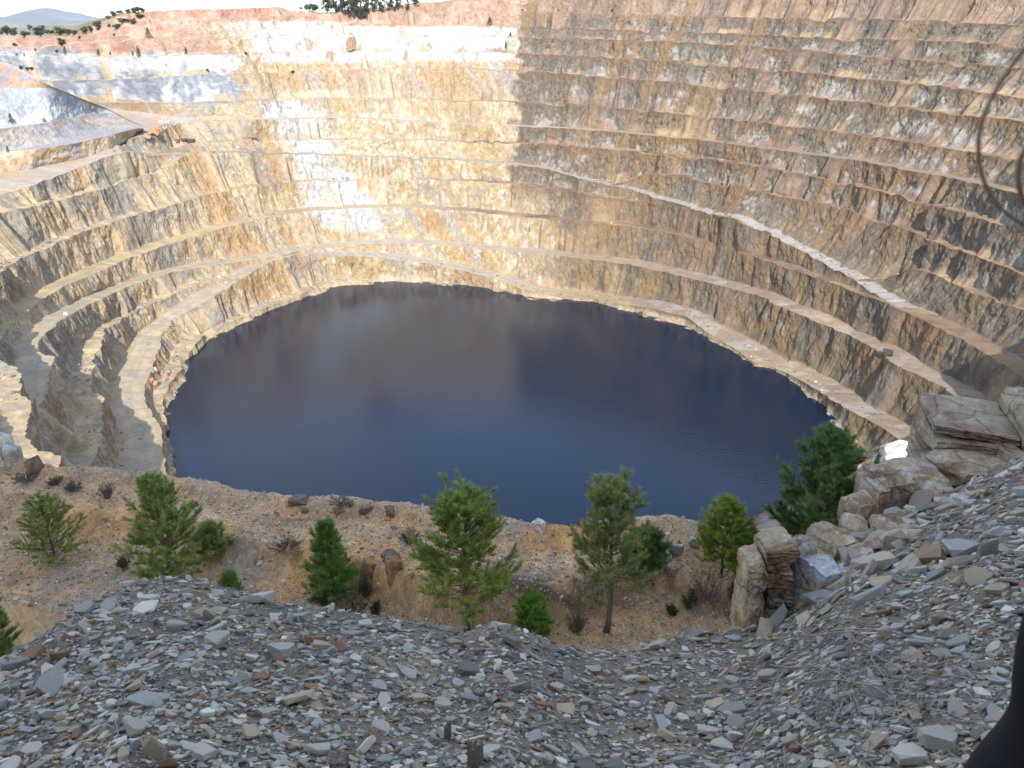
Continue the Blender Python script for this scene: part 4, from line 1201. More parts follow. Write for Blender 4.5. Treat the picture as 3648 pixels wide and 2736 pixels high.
def needle_tufts(P, A, Ln, r, n_needle, width, col, spread=(.25, 1.0)):
    """tufts of flat needles at points P along axes A"""
    m = len(P)
    A = A / (np.linalg.norm(A, axis=1)[:, None] + 1e-9)
    ref = np.where(np.abs(A[:, 2:3]) > .9, np.array([[1.0, 0, 0]]), np.array([[0, 0, 1.0]]))
    X = np.cross(A, ref); X /= np.linalg.norm(X, axis=1)[:, None]; Y = np.cross(A, X)
    ph = r.uniform(0, 6.283, (m, n_needle)); sp = r.uniform(*spread, (m, n_needle)); ln = Ln[:, None] * r.uniform(.7, 1.15, (m, n_needle))
    dirv = np.cos(sp)[..., None] * A[:, None] + np.sin(sp)[..., None] * (np.cos(ph)[..., None] * X[:, None] + np.sin(ph)[..., None] * Y[:, None])
    st = P[:, None] + A[:, None] * (r.uniform(-.55, .25, (m, n_needle))[..., None] * Ln[:, None, None])
    tip = st + dirv * ln[..., None]; tip[..., 2] -= ln * .05
    side = np.cross(dirv, r.normal(0, 1, (m, n_needle, 3))); side /= np.linalg.norm(side, axis=-1)[..., None] + 1e-9
    w = width * r.uniform(.7, 1.2, (m, n_needle))[..., None]
    V = np.stack([st - side * w, st + side * w, tip], 2).reshape(-1, 3)
    F = np.arange(len(V)).reshape(-1, 3)
    c = col[:, None] * r.uniform(.75, 1.3, (m, n_needle))[..., None]
    C = np.repeat(c.reshape(-1, 3), 3, axis=0)
    return V, F, np.clip(C, .005, .6)

def make_pine(base, h, width, bare, seed, label, dens=1.0, green=(.105, .150, .045), lean=(0, 0), tufts_up=.6, shape=.55, tint2=None, needle=.19, thin_low=0.0):
    r = np.random.default_rng(seed)
    root = empty('pine_tree', base)
    tag(root, label, 'pine tree', 'young pines on the terrace below the bank')
    n = 14
    zz = np.linspace(0, 1, n)
    wob = np.cumsum(r.normal(0, .012, (n, 2)), axis=0) * h * .35; wob -= wob[:1]
    path = np.stack([wob[:, 0] + lean[0] * zz * h, wob[:, 1] + lean[1] * zz * h, zz * h * .96 - .05], 1)
    rad = np.interp(zz, [0, .05, 1], [h * .021, h * .017, h * .003])
    V, F = tube(path, rad, 8)
    mesh_from('trunk', V, F, M_BARK, smooth=True, parent=root)
    def trunk_at(t): return np.array([np.interp(t, zz, path[:, k]) for k in range(3)])
    parts = []; TP, TA, TL, TC = [], [], [], []
    g = np.array(green)
    t = bare
    while t < .975:
        nb = int(r.integers(4, 7)) if t > bare + .02 else int(r.integers(3, 5))
        ph0 = r.uniform(0, 6.28)
        s = (t - bare) / (1 - bare)
        prof = (np.interp(s, [0, .18, shape, .85, 1], [.72, 1.0, .80, .40, .10]))
        for k in range(nb):
            Lb = width * .5 * prof * r.uniform(.62, 1.18)
            az = ph0 + k * 6.283 / nb + r.uniform(-.35, .35)
            el = np.interp(s, [0, .5, 1], [.12, .5, 1.05]) + r.uniform(-.12, .16)
            m = 7
            u = np.linspace(0, 1, m)
            up = el + u * .45
            ds = Lb / (m - 1)
            hr = np.r_[0, np.cumsum(np.cos(up[:-1]) * ds)]; vr = np.r_[0, np.cumsum(np.sin(up[:-1]) * ds)]
            az_ = az + np.cumsum(r.normal(0, .06, m))
            B = trunk_at(t) + np.stack([np.cos(az_) * hr, np.sin(az_) * hr, vr], 1)
            parts.append(tube(B, np.interp(u, [0, 1], [max(.006, Lb * .016), .004]), 4))
            low = thin_low * max(0, 1 - s / .45)
            # side shoots
            ns = max(2, int(r.poisson(max(1.2, 7.0 * dens * (Lb / 1.0) ** .8))))
            for q in range(ns):
                a = r.uniform(.28, 1.0) if q else 1.0
                p0 = np.array([np.interp(a, u, B[:, c]) for c in range(3)])
                sl = Lb * r.uniform(.12, .34) * (1.15 - .5 * a) + .10
                d = np.array([np.cos(az + r.uniform(-1.2, 1.2)), np.sin(az + r.uniform(-1.2, 1.2)), r.uniform(.25, 1.0)])
                d /= np.linalg.norm(d)
                p1 = p0 + d * sl
                parts.append(tube(np.stack([p0, p0 + d * sl * .5, p1]), [.005, .004, .003], 3))
                nt_ = max(2, int(sl / .078))
                if r.uniform() < low: nt_ = 1
                for w in range(nt_):
                    b_ = (w + 1) / nt_
                    TP.append(p0 + d * sl * b_); ax = d * .6 + np.array([0, 0, tufts_up]) + r.normal(0, .18, 3); TA.append(ax)
                    TL.append(needle * r.uniform(.8, 1.2)); TC.append(g * r.uniform(.72, 1.25) * (np.array(tint2) if tint2 is not None and r.uniform() < .3 else 1.0))
        t += (1 - bare) * r.uniform(.034, .056) * (1.15 if h < 3 else 1.0)
    for w in range(5):
        TP.append(trunk_at(.96 + w * .012)); TA.append(np.array([r.normal(0, .2), r.normal(0, .2), 1.0])); TL.append(needle * 1.1); TC.append(g * 1.15)
    V, F = join(parts)
    mesh_from('branches', V, F, M_BARK, parent=root)
    TP = np.array(TP); TA = np.array(TA); TL = np.array(TL); TC = np.array(TC)
    V, F, C = needle_tufts(TP, TA, TL, r, 24, .0085, TC * np.array([3.0, 2.6, 2.35]))
    mesh_from('crown', V, F, M_NEEDLE, C, parent=root)
    return root

PINES = [
    # base x, base y, top y, crown width px, bare, label, kwargs
    (120, 1207, 1072, 135, .02, 'small pale pine alone on the far left of the terrace', dict(green=(.12, .155, .06), dens=.7, needle=.15)),
    (372, 1262, 1020, 175, .02, 'tall bushy pine behind the left end of the stone bank', dict(green=(.105, .15, .05), dens=.95)),
    (462, 1205, 1136, 80, .02, 'low pine touching the right side of the tall left pine', dict(green=(.11, .145, .055), dens=.75)),
    (718, 1296, 1123, 110, .02, 'small dense pine beside the ochre gravel patch', dict(green=(.075, .135, .038), dens=1.35)),
    (1008, 1368, 1060, 235, .20, 'broad pine with bare lower trunk in the middle of the terrace', dict(green=(.115, .165, .045), dens=.95, thin_low=.45, shape=.72)),
    (1310, 1366, 1032, 175, .26, 'slender pine with long bare trunk against the blue water', dict(green=(.125, .155, .06), dens=1.0, thin_low=.7, shape=.75)),
    (1392, 1232, 1150, 110, .02, 'dark green bush-like pine behind the slender pine', dict(green=(.06, .105, .035), dens=1.3)),
    (1558, 1240, 1080, 125, .16, 'yellow-green pine with thin visible trunk left of the rock pillar', dict(green=(.115, .165, .03), dens=.9, shape=.6)),
    (1610, 1252, 1150, 90, .02, 'low bright pine right behind the rock pillar', dict(green=(.09, .15, .035), dens=1.2)),
    (1764, 1224, 918, 245, .0, 'largest dark pine rising beside the stacked rock blocks', dict(green=(.062, .11, .04), dens=1.75, tint2=(1.5, 1.25, 1.2), shape=.6)),
    (-8, 1420, 1290, 90, .02, 'dark pine cut off by the left edge', dict(green=(.06, .105, .035), dens=1.0)),
    (1150, 1378, 1296, 78, .02, 'round bright green pine bush at the foot of the bank', dict(green=(.085, .155, .03), dens=1.7, shape=.8)),
    (500, 1300, 1238, 42, .02, 'tiny pine poking above the crest of the stones', dict(green=(.075, .13, .035), dens=1.5)),
]
for i, (bx_, by_, ty_, wpx, bare, lab, kw) in enumerate(PINES):
    p = terr_hit(bx_, by_)
    h = height_to(p, ty_)
    make_pine(p, h, wpx * px_m(p), bare, 200 + i, lab, **kw)

def make_tuft_shrub(name, label, cat, group, p, w, h, seed, n, green, dead=False, needle=.12):
    """low shrub: stems fanning from the ground with short leaves or bare twigs"""
    r = np.random.default_rng(seed)
    root = empty(name, p); tag(root, label, cat, group)
    parts = []; TP, TA, TC = [], [], []
    for k in range(n):
        az = r.uniform(0, 6.283); sp = r.uniform(0, 1) ** .6; L_ = h * r.uniform(.6, 1.1)
        tip = np.array([np.cos(az) * sp * w / 2, np.sin(az) * sp * w / 2, L_ * (1 - .35 * sp)])
        b0 = np.array([np.cos(az) * .12 * w * sp, np.sin(az) * .12 * w * sp, -.03])
        mid = (b0 + tip) / 2 + np.array([0, 0, L_ * .12]) + r.normal(0, .03 * w, 3)
        parts.append(tube(np.stack([b0, mid, tip]), [.006, .005, .003], 3))
        for q in range(5 if dead else 4):
            a = r.uniform(.3, 1)
            pt = b0 * (1 - a) ** 2 + 2 * mid * a * (1 - a) + tip * a * a
            TP.append(pt); TA.append((tip - b0) / L_ + r.normal(0, .45, 3)); TC.append(np.array(green) * r.uniform(.7, 1.3))
    V, F = join(parts)
    mesh_from('stems', V, F, M_TWIG, parent=root)
    V, F, C = needle_tufts(np.array(TP), np.array(TA), np.full(len(TP), needle), r, 7 if dead else 10, .006 if dead else .010, np.array(TC), spread=(.1, .7 if dead else 1.0))
    mesh_from('foliage', V, F, M_NEEDLE, C, parent=root)
    return root
G_S = 'low shrubs on the terrace'
SHR = [
    (762, 1334, 95, 60, (.085, .13, .045), False, 'dark green spiky shrub just above the bank crest below the small dense pine'),
    (700, 1312, 36, 40, (.09, .13, .05), False, 'thin green shrub at the foot of the small dense pine'),
    (812, 1330, 26, 34, (.08, .115, .05), False, 'small spiky green tuft right of the dark green spiky shrub'),
    (1530, 1300, 120, 62, (.19, .155, .14), True, 'wide dry grey heath shrub left of the rock pillar'),
    (1490, 1316, 42, 46, (.09, .16, .035), False, 'bright green sprout in front of the dry heath'),
    (1588, 1300, 40, 40, (.085, .15, .035), False, 'green sprout between the dry heath and the rock pillar'),
    (1450, 1330, 30, 20, (.10, .15, .04), False, 'little green tuft left of the bright sprout'),
    (60, 1042, 62, 26, (.16, .13, .11), True, 'dry brown shrub below the brown boulder at left'),
    (160, 1062, 44, 22, (.17, .14, .12), True, 'faded low shrub near the terrace edge, third from the left edge'),
    (232, 1078, 42, 34, (.20, .15, .14), True, 'purplish dry shrub left of the tall left pine'),
    (270, 1228, 36, 26, (.12, .13, .08), True, 'grey-green small shrub just left of the tall left pine foot'),
    (120, 1046, 40, 16, (.19, .16, .10), True, 'yellowish low shrub near the left terrace edge'),
    (620, 1186, 90, 20, (.16, .12, .11), True, 'dark heath line along the step left of the small dense pine'),
    (885, 1172, 60, 26, (.19, .15, .14), True, 'mauve dry shrub left of the broad pine crown'),
    (790, 1290, 44, 44, (.15, .14, .10), True, 'dry twiggy shrub right of the small dense pine'),
    (1245, 1370, 50, 60, (.17, .16, .12), True, 'thin twiggy shrub left of the slender pine foot'),
    (1590, 1345, 70, 30, (.19, .155, .15), True, 'grey dry shrub at the foot of the rock pillar'),
    (738, 1090, 60, 10, (.20, .18, .15), True, 'pale grass tuft on the terrace lip above the small dense pine'),
]
for i, (bx_, by_, wp, hp, g, dead, lab) in enumerate(SHR):
    p = terr_hit(bx_, by_); m = px_m(p)
    make_tuft_shrub('dry_shrub' if dead else 'green_shrub', lab, 'shrub', G_S, p, wp * m, hp * m * 1.15, 400 + i, 60 if dead else 40, g, dead)

# ------------------------------------------------------------------ rocks
def rock_shape(r, nx=12, ncut=9, rough=.05, strata=0.0, keep_flat=.75):
    """cube grid, cut by random planes, roughened"""
    g = np.linspace(-1, 1, nx)
    V, F, n = [], [], 0
    for ax in range(3):
        for sgn in (-1, 1):
            a, b = np.meshgrid(g, g, indexing='ij')
            P = np.zeros((nx, nx, 3)); P[..., ax] = sgn; P[..., (ax + 1) % 3] = a; P[..., (ax + 2) % 3] = b
            f = grid_faces(nx, nx) + n
            if sgn < 0: f = f[:, ::-1]
            V.append(P.reshape(-1, 3)); F.append(f); n += nx * nx
    V = np.vstack(V); F = np.vstack(F)
    for k in range(ncut):
        d = r.normal(0, 1, 3); d /= np.linalg.norm(d)
        off = (np.abs(d).sum()) * r.uniform(keep_flat - .18, keep_flat + .10)
        s = V @ d - off
        V = V - np.clip(s, 0, None)[:, None] * d[None]
    q = r.uniform(0, 50, 3)
    dn = np.stack([fbm(V[:, 0] * 1.6 + q[0], V[:, 1] * 1.6 + q[1] + 9 * k, V[:, 2] * 1.6 + q[2], 301 + k, 4) - .5 for k in range(3)], 1)
    fnz = np.stack([fbm(V[:, 0] * 6 + q[0], V[:, 1] * 6 + q[1] + 9 * k, V[:, 2] * 6 + q[2], 311 + k, 3) - .5 for k in range(3)], 1)
    V = V + dn * rough * 3.2 + fnz * rough * 1.6
    if strata:
        ph = V[:, 2] * 4.2 + V[:, 0] * .8 + 1.5 * fbm(V[:, 0], V[:, 1], V[:, 2], 321, 2)
        V[:, :2] *= (1 + strata * (np.abs((ph % 1) - .5) * 2 - .5))[:, None]
    # weld coincident seams by quantised position
    key = np.round(V, 3); _, idx, inv = np.unique(key, axis=0, return_index=True, return_inverse=True)
    inv = inv.reshape(-1)
    return V[idx], inv[F]

M_BLOCK = rock_mat('outcrop_rock', grain=.22, grain2=.03, bump=.8, bump_d=.02, contrast=.33, cracks=(1.6, 1.6, 3.6))
M_BOULDER = rock_mat('boulder_rock', grain=.22, grain2=.04, bump=.7, bump_d=.03, contrast=.3)
def block_tint(W, pal, seed, k=1.0, sharp=.05):
    x, y, z = (W * k).T
    a = fbm(x, y, z, seed, 4); b_ = fbm(x * 2.3, y * 2.3, z * 1.1, seed + 5, 4); f = fbm(x * 9, y * 9, z * 9, seed + 9, 3)
    c = lerp(C3(*pal[0]) + 0 * x[:, None], C3(*pal[1]), sstep(.5 - sharp, .5 + sharp, a))
    c = lerp(c, C3(*pal[2]), sstep(.55 - sharp, .58 + sharp, b_) * .85)
    return np.clip(c * (.75 + .5 * f[:, None]), .02, .8)

def at_f(dx_, dy_, f):
    v = np.array([float(q) for q in ray(*D(dx_, dy_))]); t = f / v[1]
    return np.array([0, 0, EYE]) + v * t

def make_rock(name, label, cat, group, box, f, pal, seed, depth=None, rz=0.0, lean=0.0, strata=0.0, sink=.12, cuts=9, rough=.05, k=3.0, place=None, flatness=.75, pieces=1):
    """box = display-pixel box (x0,y0,x1,y1); f = forward distance of its foot; pieces > 1 gives bedrock split along joints"""
    x0, y0, x1, y1 = box
    r = np.random.default_rng(seed)
    p = at_f((x0 + x1) / 2, y1, f) if place is None else np.array(place)
    m = px_m(p)
    w = (x1 - x0) * m * 1.06; h = height_to(p, y0)
    dpt = depth if depth is not None else w * r.uniform(.8, 1.1)
    Vs, Fs, n = [], [], 0
    if pieces == 1:
        cells = [(-.5, .5, 0, 1, 0.0)]
    else:
        cells = []
        nc = max(2, int(round(pieces ** .5))); cut = np.r_[-.5, np.sort(r.uniform(-.3, .3, nc - 1)), .5]
        for c_ in range(nc):
            nr_ = max(1, int(round(pieces / nc + r.uniform(-.6, .9)))); rc = np.r_[0, np.sort(r.uniform(.2, .85, nr_ - 1)), r.uniform(.72, 1.0) if c_ != nc // 2 else 1.0]
            for q in range(nr_):
                cells.append((cut[c_], cut[c_ + 1], rc[q], rc[q + 1], r.uniform(-.12, .12)))
    for (a0, a1, b0, b1, dd) in cells:
        V, F = rock_shape(r, nx=20 if pieces == 1 else 14, ncut=cuts, rough=rough, strata=strata, keep_flat=flatness if pieces == 1 else max(flatness, .84))
        V = V / np.abs(V).max(axis=0)
        ww, hh = (a1 - a0) * w, (b1 - b0) * h * (1 + (sink if b0 == 0 else .06))
        V = V * np.array([ww / 2 * r.uniform(.97, 1.06), dpt / 2 * r.uniform(.82, 1.0), hh / 2 * 1.02])
        if pieces > 1:
            an = r.uniform(-.12, .12); V[:, [0, 2]] = V[:, [0, 2]] @ np.array([[math.cos(an), math.sin(an)], [-math.sin(an), math.cos(an)]])
        V[:, 0] += (a0 + a1) / 2 * w; V[:, 1] += dd * dpt; V[:, 2] += b1 * h - hh / 2
        Vs.append(V); Fs.append(F + n); n += len(V)
    V, F = np.vstack(Vs), np.vstack(Fs)
    V[:, 0] += V[:, 2] * lean
    ca, sa = math.cos(rz), math.sin(rz)
    V[:, :2] = V[:, :2] @ np.array([[ca, sa], [-sa, ca]])
    V[:, 1] += dpt * .4
    c = block_tint(V, pal, seed, k / max(w, h))
    o = mesh_from(name, V, F, M_BLOCK if group == GO else M_BOULDER, c)
    o.location = Vector(p)
    tag(o, label, cat, group)
    return o

GO = 'rock outcrops along the right side of the bank'
TANP = ((.44, .325, .19), (.31, .19, .10), (.47, .40, .29))
REDP = ((.43, .34, .235), (.36, .22, .145), (.31, .245, .175))
PINKP = ((.44, .345, .22), (.35, .225, .13), (.48, .43, .34))
BLUEP = ((.50, .50, .49), (.42, .34, .25), (.30, .31, .33))
CREAMP = ((.60, .54, .44), (.52, .40, .28), (.66, .64, .60))
GO = 'rock outcrops along the right side of the bank'
OUT = [
    ('rock_outcrop', 'big reddish-stained cream rock face at the right edge of the view', (2030, 905, 2330, 1098), 9.3, REDP, dict(depth=1.5, rz=-.25, strata=.05, cuts=7, pieces=10, rough=.05)),
    ('rock_outcrop', 'rust-brown rock ledge below the big red rock face', (2050, 1020, 2240, 1112), 8.6, TANP, dict(depth=.8, rz=.2, pieces=4)),
    ('rock_block', 'pinkish square block right of the largest dark pine', (1872, 1048, 1958, 1152), 7.6, PINKP, dict(depth=.5, rz=.15, cuts=6, flatness=.84, pieces=3)),
    ('rock_block', 'cracked tan block between the pinkish block and the red rock face', (1945, 1076, 2058, 1146), 7.9, TANP, dict(depth=.6, rz=-.1, cuts=6, flatness=.84, pieces=4)),
    ('rock_block', 'upper tan block with dark streaks below the white sunlit mound', (1905, 1044, 2045, 1086), 8.4, PINKP, dict(depth=.7, rz=.1, cuts=6, pieces=4)),
    ('rock_block', 'narrow brown block leaning at the foot of the pinkish block', (1815, 1092, 1868, 1208), 6.6, TANP, dict(rz=.3, lean=.1)),
    ('rock_block', 'small rounded tan block on top of the narrow brown block', (1828, 1092, 1900, 1150), 7.0, PINKP, dict(rz=.5)),
    ('rock_pillar', 'orange-tan rock pillar with a dark overhanging cap', (1600, 1196, 1700, 1376), 4.75, TANP, dict(depth=.42, strata=.10, cuts=7, rough=.08, flatness=.8, pieces=5)),
    ('rock_slab', 'thin upright slab beside the rock pillar', (1688, 1200, 1738, 1372), 4.85, PINKP, dict(depth=.35, rz=.35, lean=.08, cuts=8)),
    ('boulder', 'bluish white slanting boulder right of the rock pillar', (1712, 1238, 1812, 1362), 4.7, BLUEP, dict(depth=.4, lean=.12, rz=.2)),
    ('boulder', 'smooth cream boulder, rightmost of the pale boulders', (1800, 1268, 1966, 1362), 4.7, CREAMP, dict(depth=.4, rz=-.15, flatness=.68)),
    ('rock_slab', 'brown ribbed slabs above the smooth cream boulder', (1850, 1196, 1975, 1290), 5.2, TANP, dict(depth=.4, strata=.12, rz=.3, pieces=5)),
    ('rock_slab', 'tilted tan slab behind the bluish white boulder', (1722, 1186, 1822, 1262), 5.6, TANP, dict(depth=.4, rz=.5, lean=.2, pieces=3)),
    ('rock_block', 'long tan ledge at the upper edge of the right slope', (1830, 1150, 1945, 1222), 6.1, PINKP, dict(depth=.4, rz=-.3, pieces=3)),
    ('boulder', 'large pale stone half buried in the right slope', (2058, 1098, 2158, 1166), 6.6, CREAMP, dict(depth=.5, rz=.2, flatness=.66)),
]
for i, (nm, lab, box, f, pal, kw) in enumerate(OUT):
    make_rock(nm, lab, 'rock', GO, box, f, pal, 500 + i, **kw)

BROWN = ((.20, .15, .11), (.26, .17, .10), (.15, .12, .10))
RUST = ((.33, .18, .09), (.25, .12, .07), (.40, .27, .15))
GB = 'boulders on the terrace'
TB = [
    ('boulder', 'brown boulder near the left end of the terrace edge', (50, 992, 88, 1026), BROWN),
    ('boulder', 'brown boulder sitting on the terrace lip against the water', (625, 1082, 660, 1098), BROWN),
    ('boulder', 'reddish boulder on the upper terrace left of the brown flat one', (724, 1102, 740, 1114), RUST),
    ('boulder', 'small dark stone below the lip boulder', (651, 1102, 664, 1112), BROWN),
    ('boulder', 'flat brown boulder above the small dense pine', (775, 1096, 800, 1112), BROWN),
    ('boulder', 'dark brown boulder left of the broad pine top', (830, 1100, 852, 1118), BROWN),
    ('boulder', 'orange pointed boulder on the lip beside the slender pine', (1258, 1138, 1292, 1152), RUST),
    ('boulder', 'whitish boulder on the lip right of the broad pine', (1150, 1134, 1180, 1156), CREAMP),
    ('rock_block', 'tall rusty block in the terrace step right of the small dense pine', (832, 1216, 868, 1258), RUST),
    ('rock_block', 'orange block in the terrace step beside the small dense pine', (780, 1222, 812, 1254), RUST),
    ('rock_block', 'pale yellow pointed block in the terrace step', (880, 1238, 898, 1262), ((.5, .38, .2), (.4, .25, .1), (.6, .5, .35))),
    ('rock_block', 'dark rusty slab lying on top of the terrace step', (826, 1204, 862, 1218), BROWN),
    ('rock_block', 'dark stone on the step left of the broad pine', (908, 1188, 930, 1204), BROWN),
    ('rock_block', 'broad pale block in the rubble heap behind the slender pine', (1412, 1172, 1444, 1204), CREAMP),
    ('rock_block', 'cream block at the bottom of the rubble heap', (1432, 1196, 1452, 1220), CREAMP),
    ('rock_block', 'upright white slab high in the rubble heap', (1424, 1156, 1444, 1180), CREAMP),
    ('rock_block', 'tan slab at the left of the rubble heap', (1392, 1186, 1414, 1212), TANP),
    ('rock_block', 'grey block at the right of the rubble heap', (1452, 1180, 1478, 1200), BLUEP),
    ('rock_block', 'flat white slab at the foot of the rubble heap', (1412, 1218, 1438, 1230), CREAMP),
    ('rock_block', 'brown flat slab low in front of the rubble heap', (1440, 1226, 1476, 1240), TANP),
    ('rock_block', 'pale cracked block at the top right of the rubble heap', (1490, 1168, 1512, 1186), BLUEP),
    ('boulder', 'rounded grey stone at the left of the rubble heap', (1368, 1164, 1386, 1180), BLUEP),
    ('boulder', 'tan-white boulder cut by the left edge above the brown boulder', (-30, 952, 22, 1004), CREAMP),
    ('boulder', 'bluish white boulder beside the tan-white one at the left edge', (10, 962, 44, 1006), BLUEP),
    ('boulder', 'grey stone in the step right of the broad pine', (1090, 1200, 1106, 1214), BLUEP),
]
for i, (nm, lab, box, pal) in enumerate(TB):
    p = terr_hit((box[0] + box[2]) / 2, box[3])
    make_rock(nm, lab, 'rock', GB, box, 0, pal, 600 + i, place=p, rz=(i * .7) % 1.5 - .7, sink=.2, flatness=.70, k=2.5)
# broken slabs banked round the outcrops
r = np.random.default_rng(55)
ox_ = np.concatenate([r.normal(at_f((b[2][0] + b[2][2]) / 2, b[2][3], b[3])[0], .30 + .03 * b[3], 34) for b in OUT])
oy_ = np.concatenate([r.normal(b[3] + .05, .22 + .02 * b[3], 34) for b in OUT])
oz_ = bank_z(ox_, oy_); on_ = surf_normal(bank_z, ox_, oy_); no_ = len(ox_)
os_ = np.clip(np.exp(r.normal(np.log(.075), .45, no_)), .03, .2)
ob_ = scatter_mesh('outcrop_debris', np.stack([ox_, oy_, oz_ + os_ * .12], 1), rot_from(on_, r.uniform(0, 6.28, no_), np.abs(r.normal(.25, .35, no_)), r.uniform(0, 6.28, no_)), os_, r.integers(0, len(TPL), no_),
                   np.array([(.44, .35, .23), (.40, .33, .25), (.33, .22, .13), (.46, .42, .34), (.32, .31, .28)])[r.integers(0, 5, no_)] * r.uniform(.75, 1.2, no_)[:, None], TPL, M_STUFF)
tag(ob_, 'broken tan slabs banked around the outcrop blocks', None, None, 'stuff')
# fine rubble on the terrace
def terr_chips(n, r):
    az = r.uniform(-.74, .74, n); de = np.interp(az, EAZ, ED)
    din = r.uniform(0, 1, n) ** 1.0 * 13
    d = de - din + .1
    x = np.sin(az) * d; y = np.cos(az) * d
    s = np.clip(np.exp(r.normal(np.log(.030), .5, n)), .012, .16)
    z = terrace_z(x, y)
    nrm = surf_normal(terrace_z, x, y, .1)
    tid = r.integers(0, 6, n)
    Rm = rot_from(nrm, r.uniform(0, 6.28, n), np.abs(r.normal(0, .4, n)), r.uniform(0, 6.28, n))
    base = np.array([(.52, .42, .29), (.62, .55, .43), (.36, .24, .14), (.44, .42, .38), (.26, .19, .14), (.72, .68, .60)])[r.choice(6, n, p=[.28, .2, .18, .16, .12, .06])]
    return np.stack([x, y, z + s * .15], 1), Rm, s, tid, base * r.uniform(.75, 1.25, n)[:, None]
a_ = terr_chips(60000, np.random.default_rng(21))
tco = scatter_mesh('terrace_gravel', *a_[:4], np.clip(a_[4], .02, .8), tet, M_CHIP)
tag(tco, 'loose pale and ochre gravel scattered over the terrace', None, None, 'stuff')

# ------------------------------------------------------------------ far hills
gx_ = np.linspace(-19000, 5000, 160); gy_ = np.linspace(15200, 25000, 70)
MX, MY = np.meshgrid(gx_, gy_)
def mpeak(dx_, dy_, dist, sx_, sy_, base=40.0):
    dist, sx_, sy_ = dist * 2, sx_ * 2, sy_ * 2
    v = [float(q) for q in ray(*D(dx_, dy_))]; t = dist / v[1]
    return v[0] * t, dist, EYE + v[2] * t - base, sx_, sy_
MZ = np.full(MX.shape, 40.0)
for pk in [mpeak(100, 17, 9600, 330, 900), mpeak(150, 27, 9700, 330, 800), mpeak(185, 42, 9500, 420, 700), mpeak(20, 34, 10400, 520, 900), mpeak(-40, 31, 10500, 500, 900), mpeak(-160, 36, 10200, 800, 900), mpeak(300, 52, 11000, 1200, 900), mpeak(60, 40, 9300, 500, 600)]:
    cx_, cy_, hh, a_, b_ = pk
    MZ = np.maximum(MZ, 40 + hh * np.exp(-np.abs((MX - cx_) / a_) ** 1.2 * .75 - ((MY - cy_) / b_) ** 2))
MZ = MZ + (fbm(MX / 840, MY / 840, 0 * MX, 701, 4) - .5) * 90 * sstep(50, 200, MZ)
nM = fbm(MX / 480, MY / 480, 0 * MX, 703, 4)
mc = lerp(C3(.12, .13, .09) + 0 * MX[..., None], C3(.20, .17, .12), sstep(.42, .6, nM))
mc = lerp(mc, C3(.52, .43, .35), sstep(.54, .62, nM) * sstep(260, 140, MZ) * sstep(50, 90, MZ))
mo = mesh_from('distant_hills', np.stack([MX, MY, MZ], -1).reshape(-1, 3), grid_faces(*MX.shape), M_FAR, mc.reshape(-1, 3), smooth=True)
tag(mo, kind='structure')

# ------------------------------------------------------------------ far trees
def far_tree_template(kind, seed):
    r = np.random.default_rng(seed)
    n = {'round': 560, 'cone': 340, 'tall': 900}[kind]
    if kind == 'round':
        ncl = 16; C = r.normal(0, 1, (ncl, 3)); C /= np.linalg.norm(C, axis=1)[:, None]; C *= r.uniform(.16, .36, ncl)[:, None]; C[:, 2] = C[:, 2] * .95 + .50
        cid = r.integers(0, ncl, n); d = r.normal(0, 1, (n, 3)); d /= np.linalg.norm(d, axis=1)[:, None]
        P = C[cid] + d * r.uniform(.08, .18, n)[:, None]; sz = .062
    elif kind == 'cone':
        t = r.uniform(0, 1, n) ** .8; a = r.uniform(0, 6.283, n); w = (1 - t) ** .8 * .42 * r.uniform(.5, 1.15, n)
        P = np.stack([np.cos(a) * w, np.sin(a) * w, .06 + t * .92], 1); d = np.stack([np.cos(a), np.sin(a), .5 + 0 * a], 1); sz = .055
    else:
        ncl = 22; C = np.stack([r.normal(0, .16, ncl), r.normal(0, .16, ncl), r.uniform(.16, .95, ncl)], 1)
        cid = r.integers(0, ncl, n); d = r.normal(0, 1, (n, 3)); d /= np.linalg.norm(d, axis=1)[:, None]
        P = C[cid] + d * np.array([.15, .15, .10]) * r.uniform(.5, 1.1, n)[:, None]; sz = .05
    u = np.cross(d, r.normal(0, 1, (n, 3))); u /= np.linalg.norm(u, axis=1)[:, None]; v = np.cross(d, u) + .4 * r.normal(0, 1, (n, 3))
    s = sz * r.uniform(.6, 1.3, n)[:, None]
    V = np.stack([P - u * s, P + u * s, P + v * s * 1.2], 1).reshape(-1, 3); F = np.arange(3 * n).reshape(-1, 3)
    g = {'round': (.075, .105, .04), 'cone': (.085, .115, .05), 'tall': (.075, .08, .055)}[kind]
    c = np.repeat(np.array(g)[None] * r.uniform(.55, 1.5, n)[:, None], 3, axis=0)
    me = mesh_from('crown', V, F, M_LEAF, c)
    tp = [np.array([0, 0, -.02]), np.array([.01, .01, .3]), np.array([.0, .02, .62])]
    VV, FF = tube(np.array(tp), [.035, .025, .012], 6)
    tk = mesh_from('trunk', VV, FF, M_BARK)
    for o_ in (me, tk): bpy.data.objects.remove(o_) if False else None
    return me, tk
FT = {}
for kd in ('round', 'cone', 'tall'):
    for q in range(3):
        a_, b_ = far_tree_template(kd, 800 + q + {'round': 0, 'cone': 10, 'tall': 20}[kd])
        FT[(kd, q)] = (a_.data, b_.data); bpy.data.objects.remove(a_); bpy.data.objects.remove(b_)
cnt = [0]
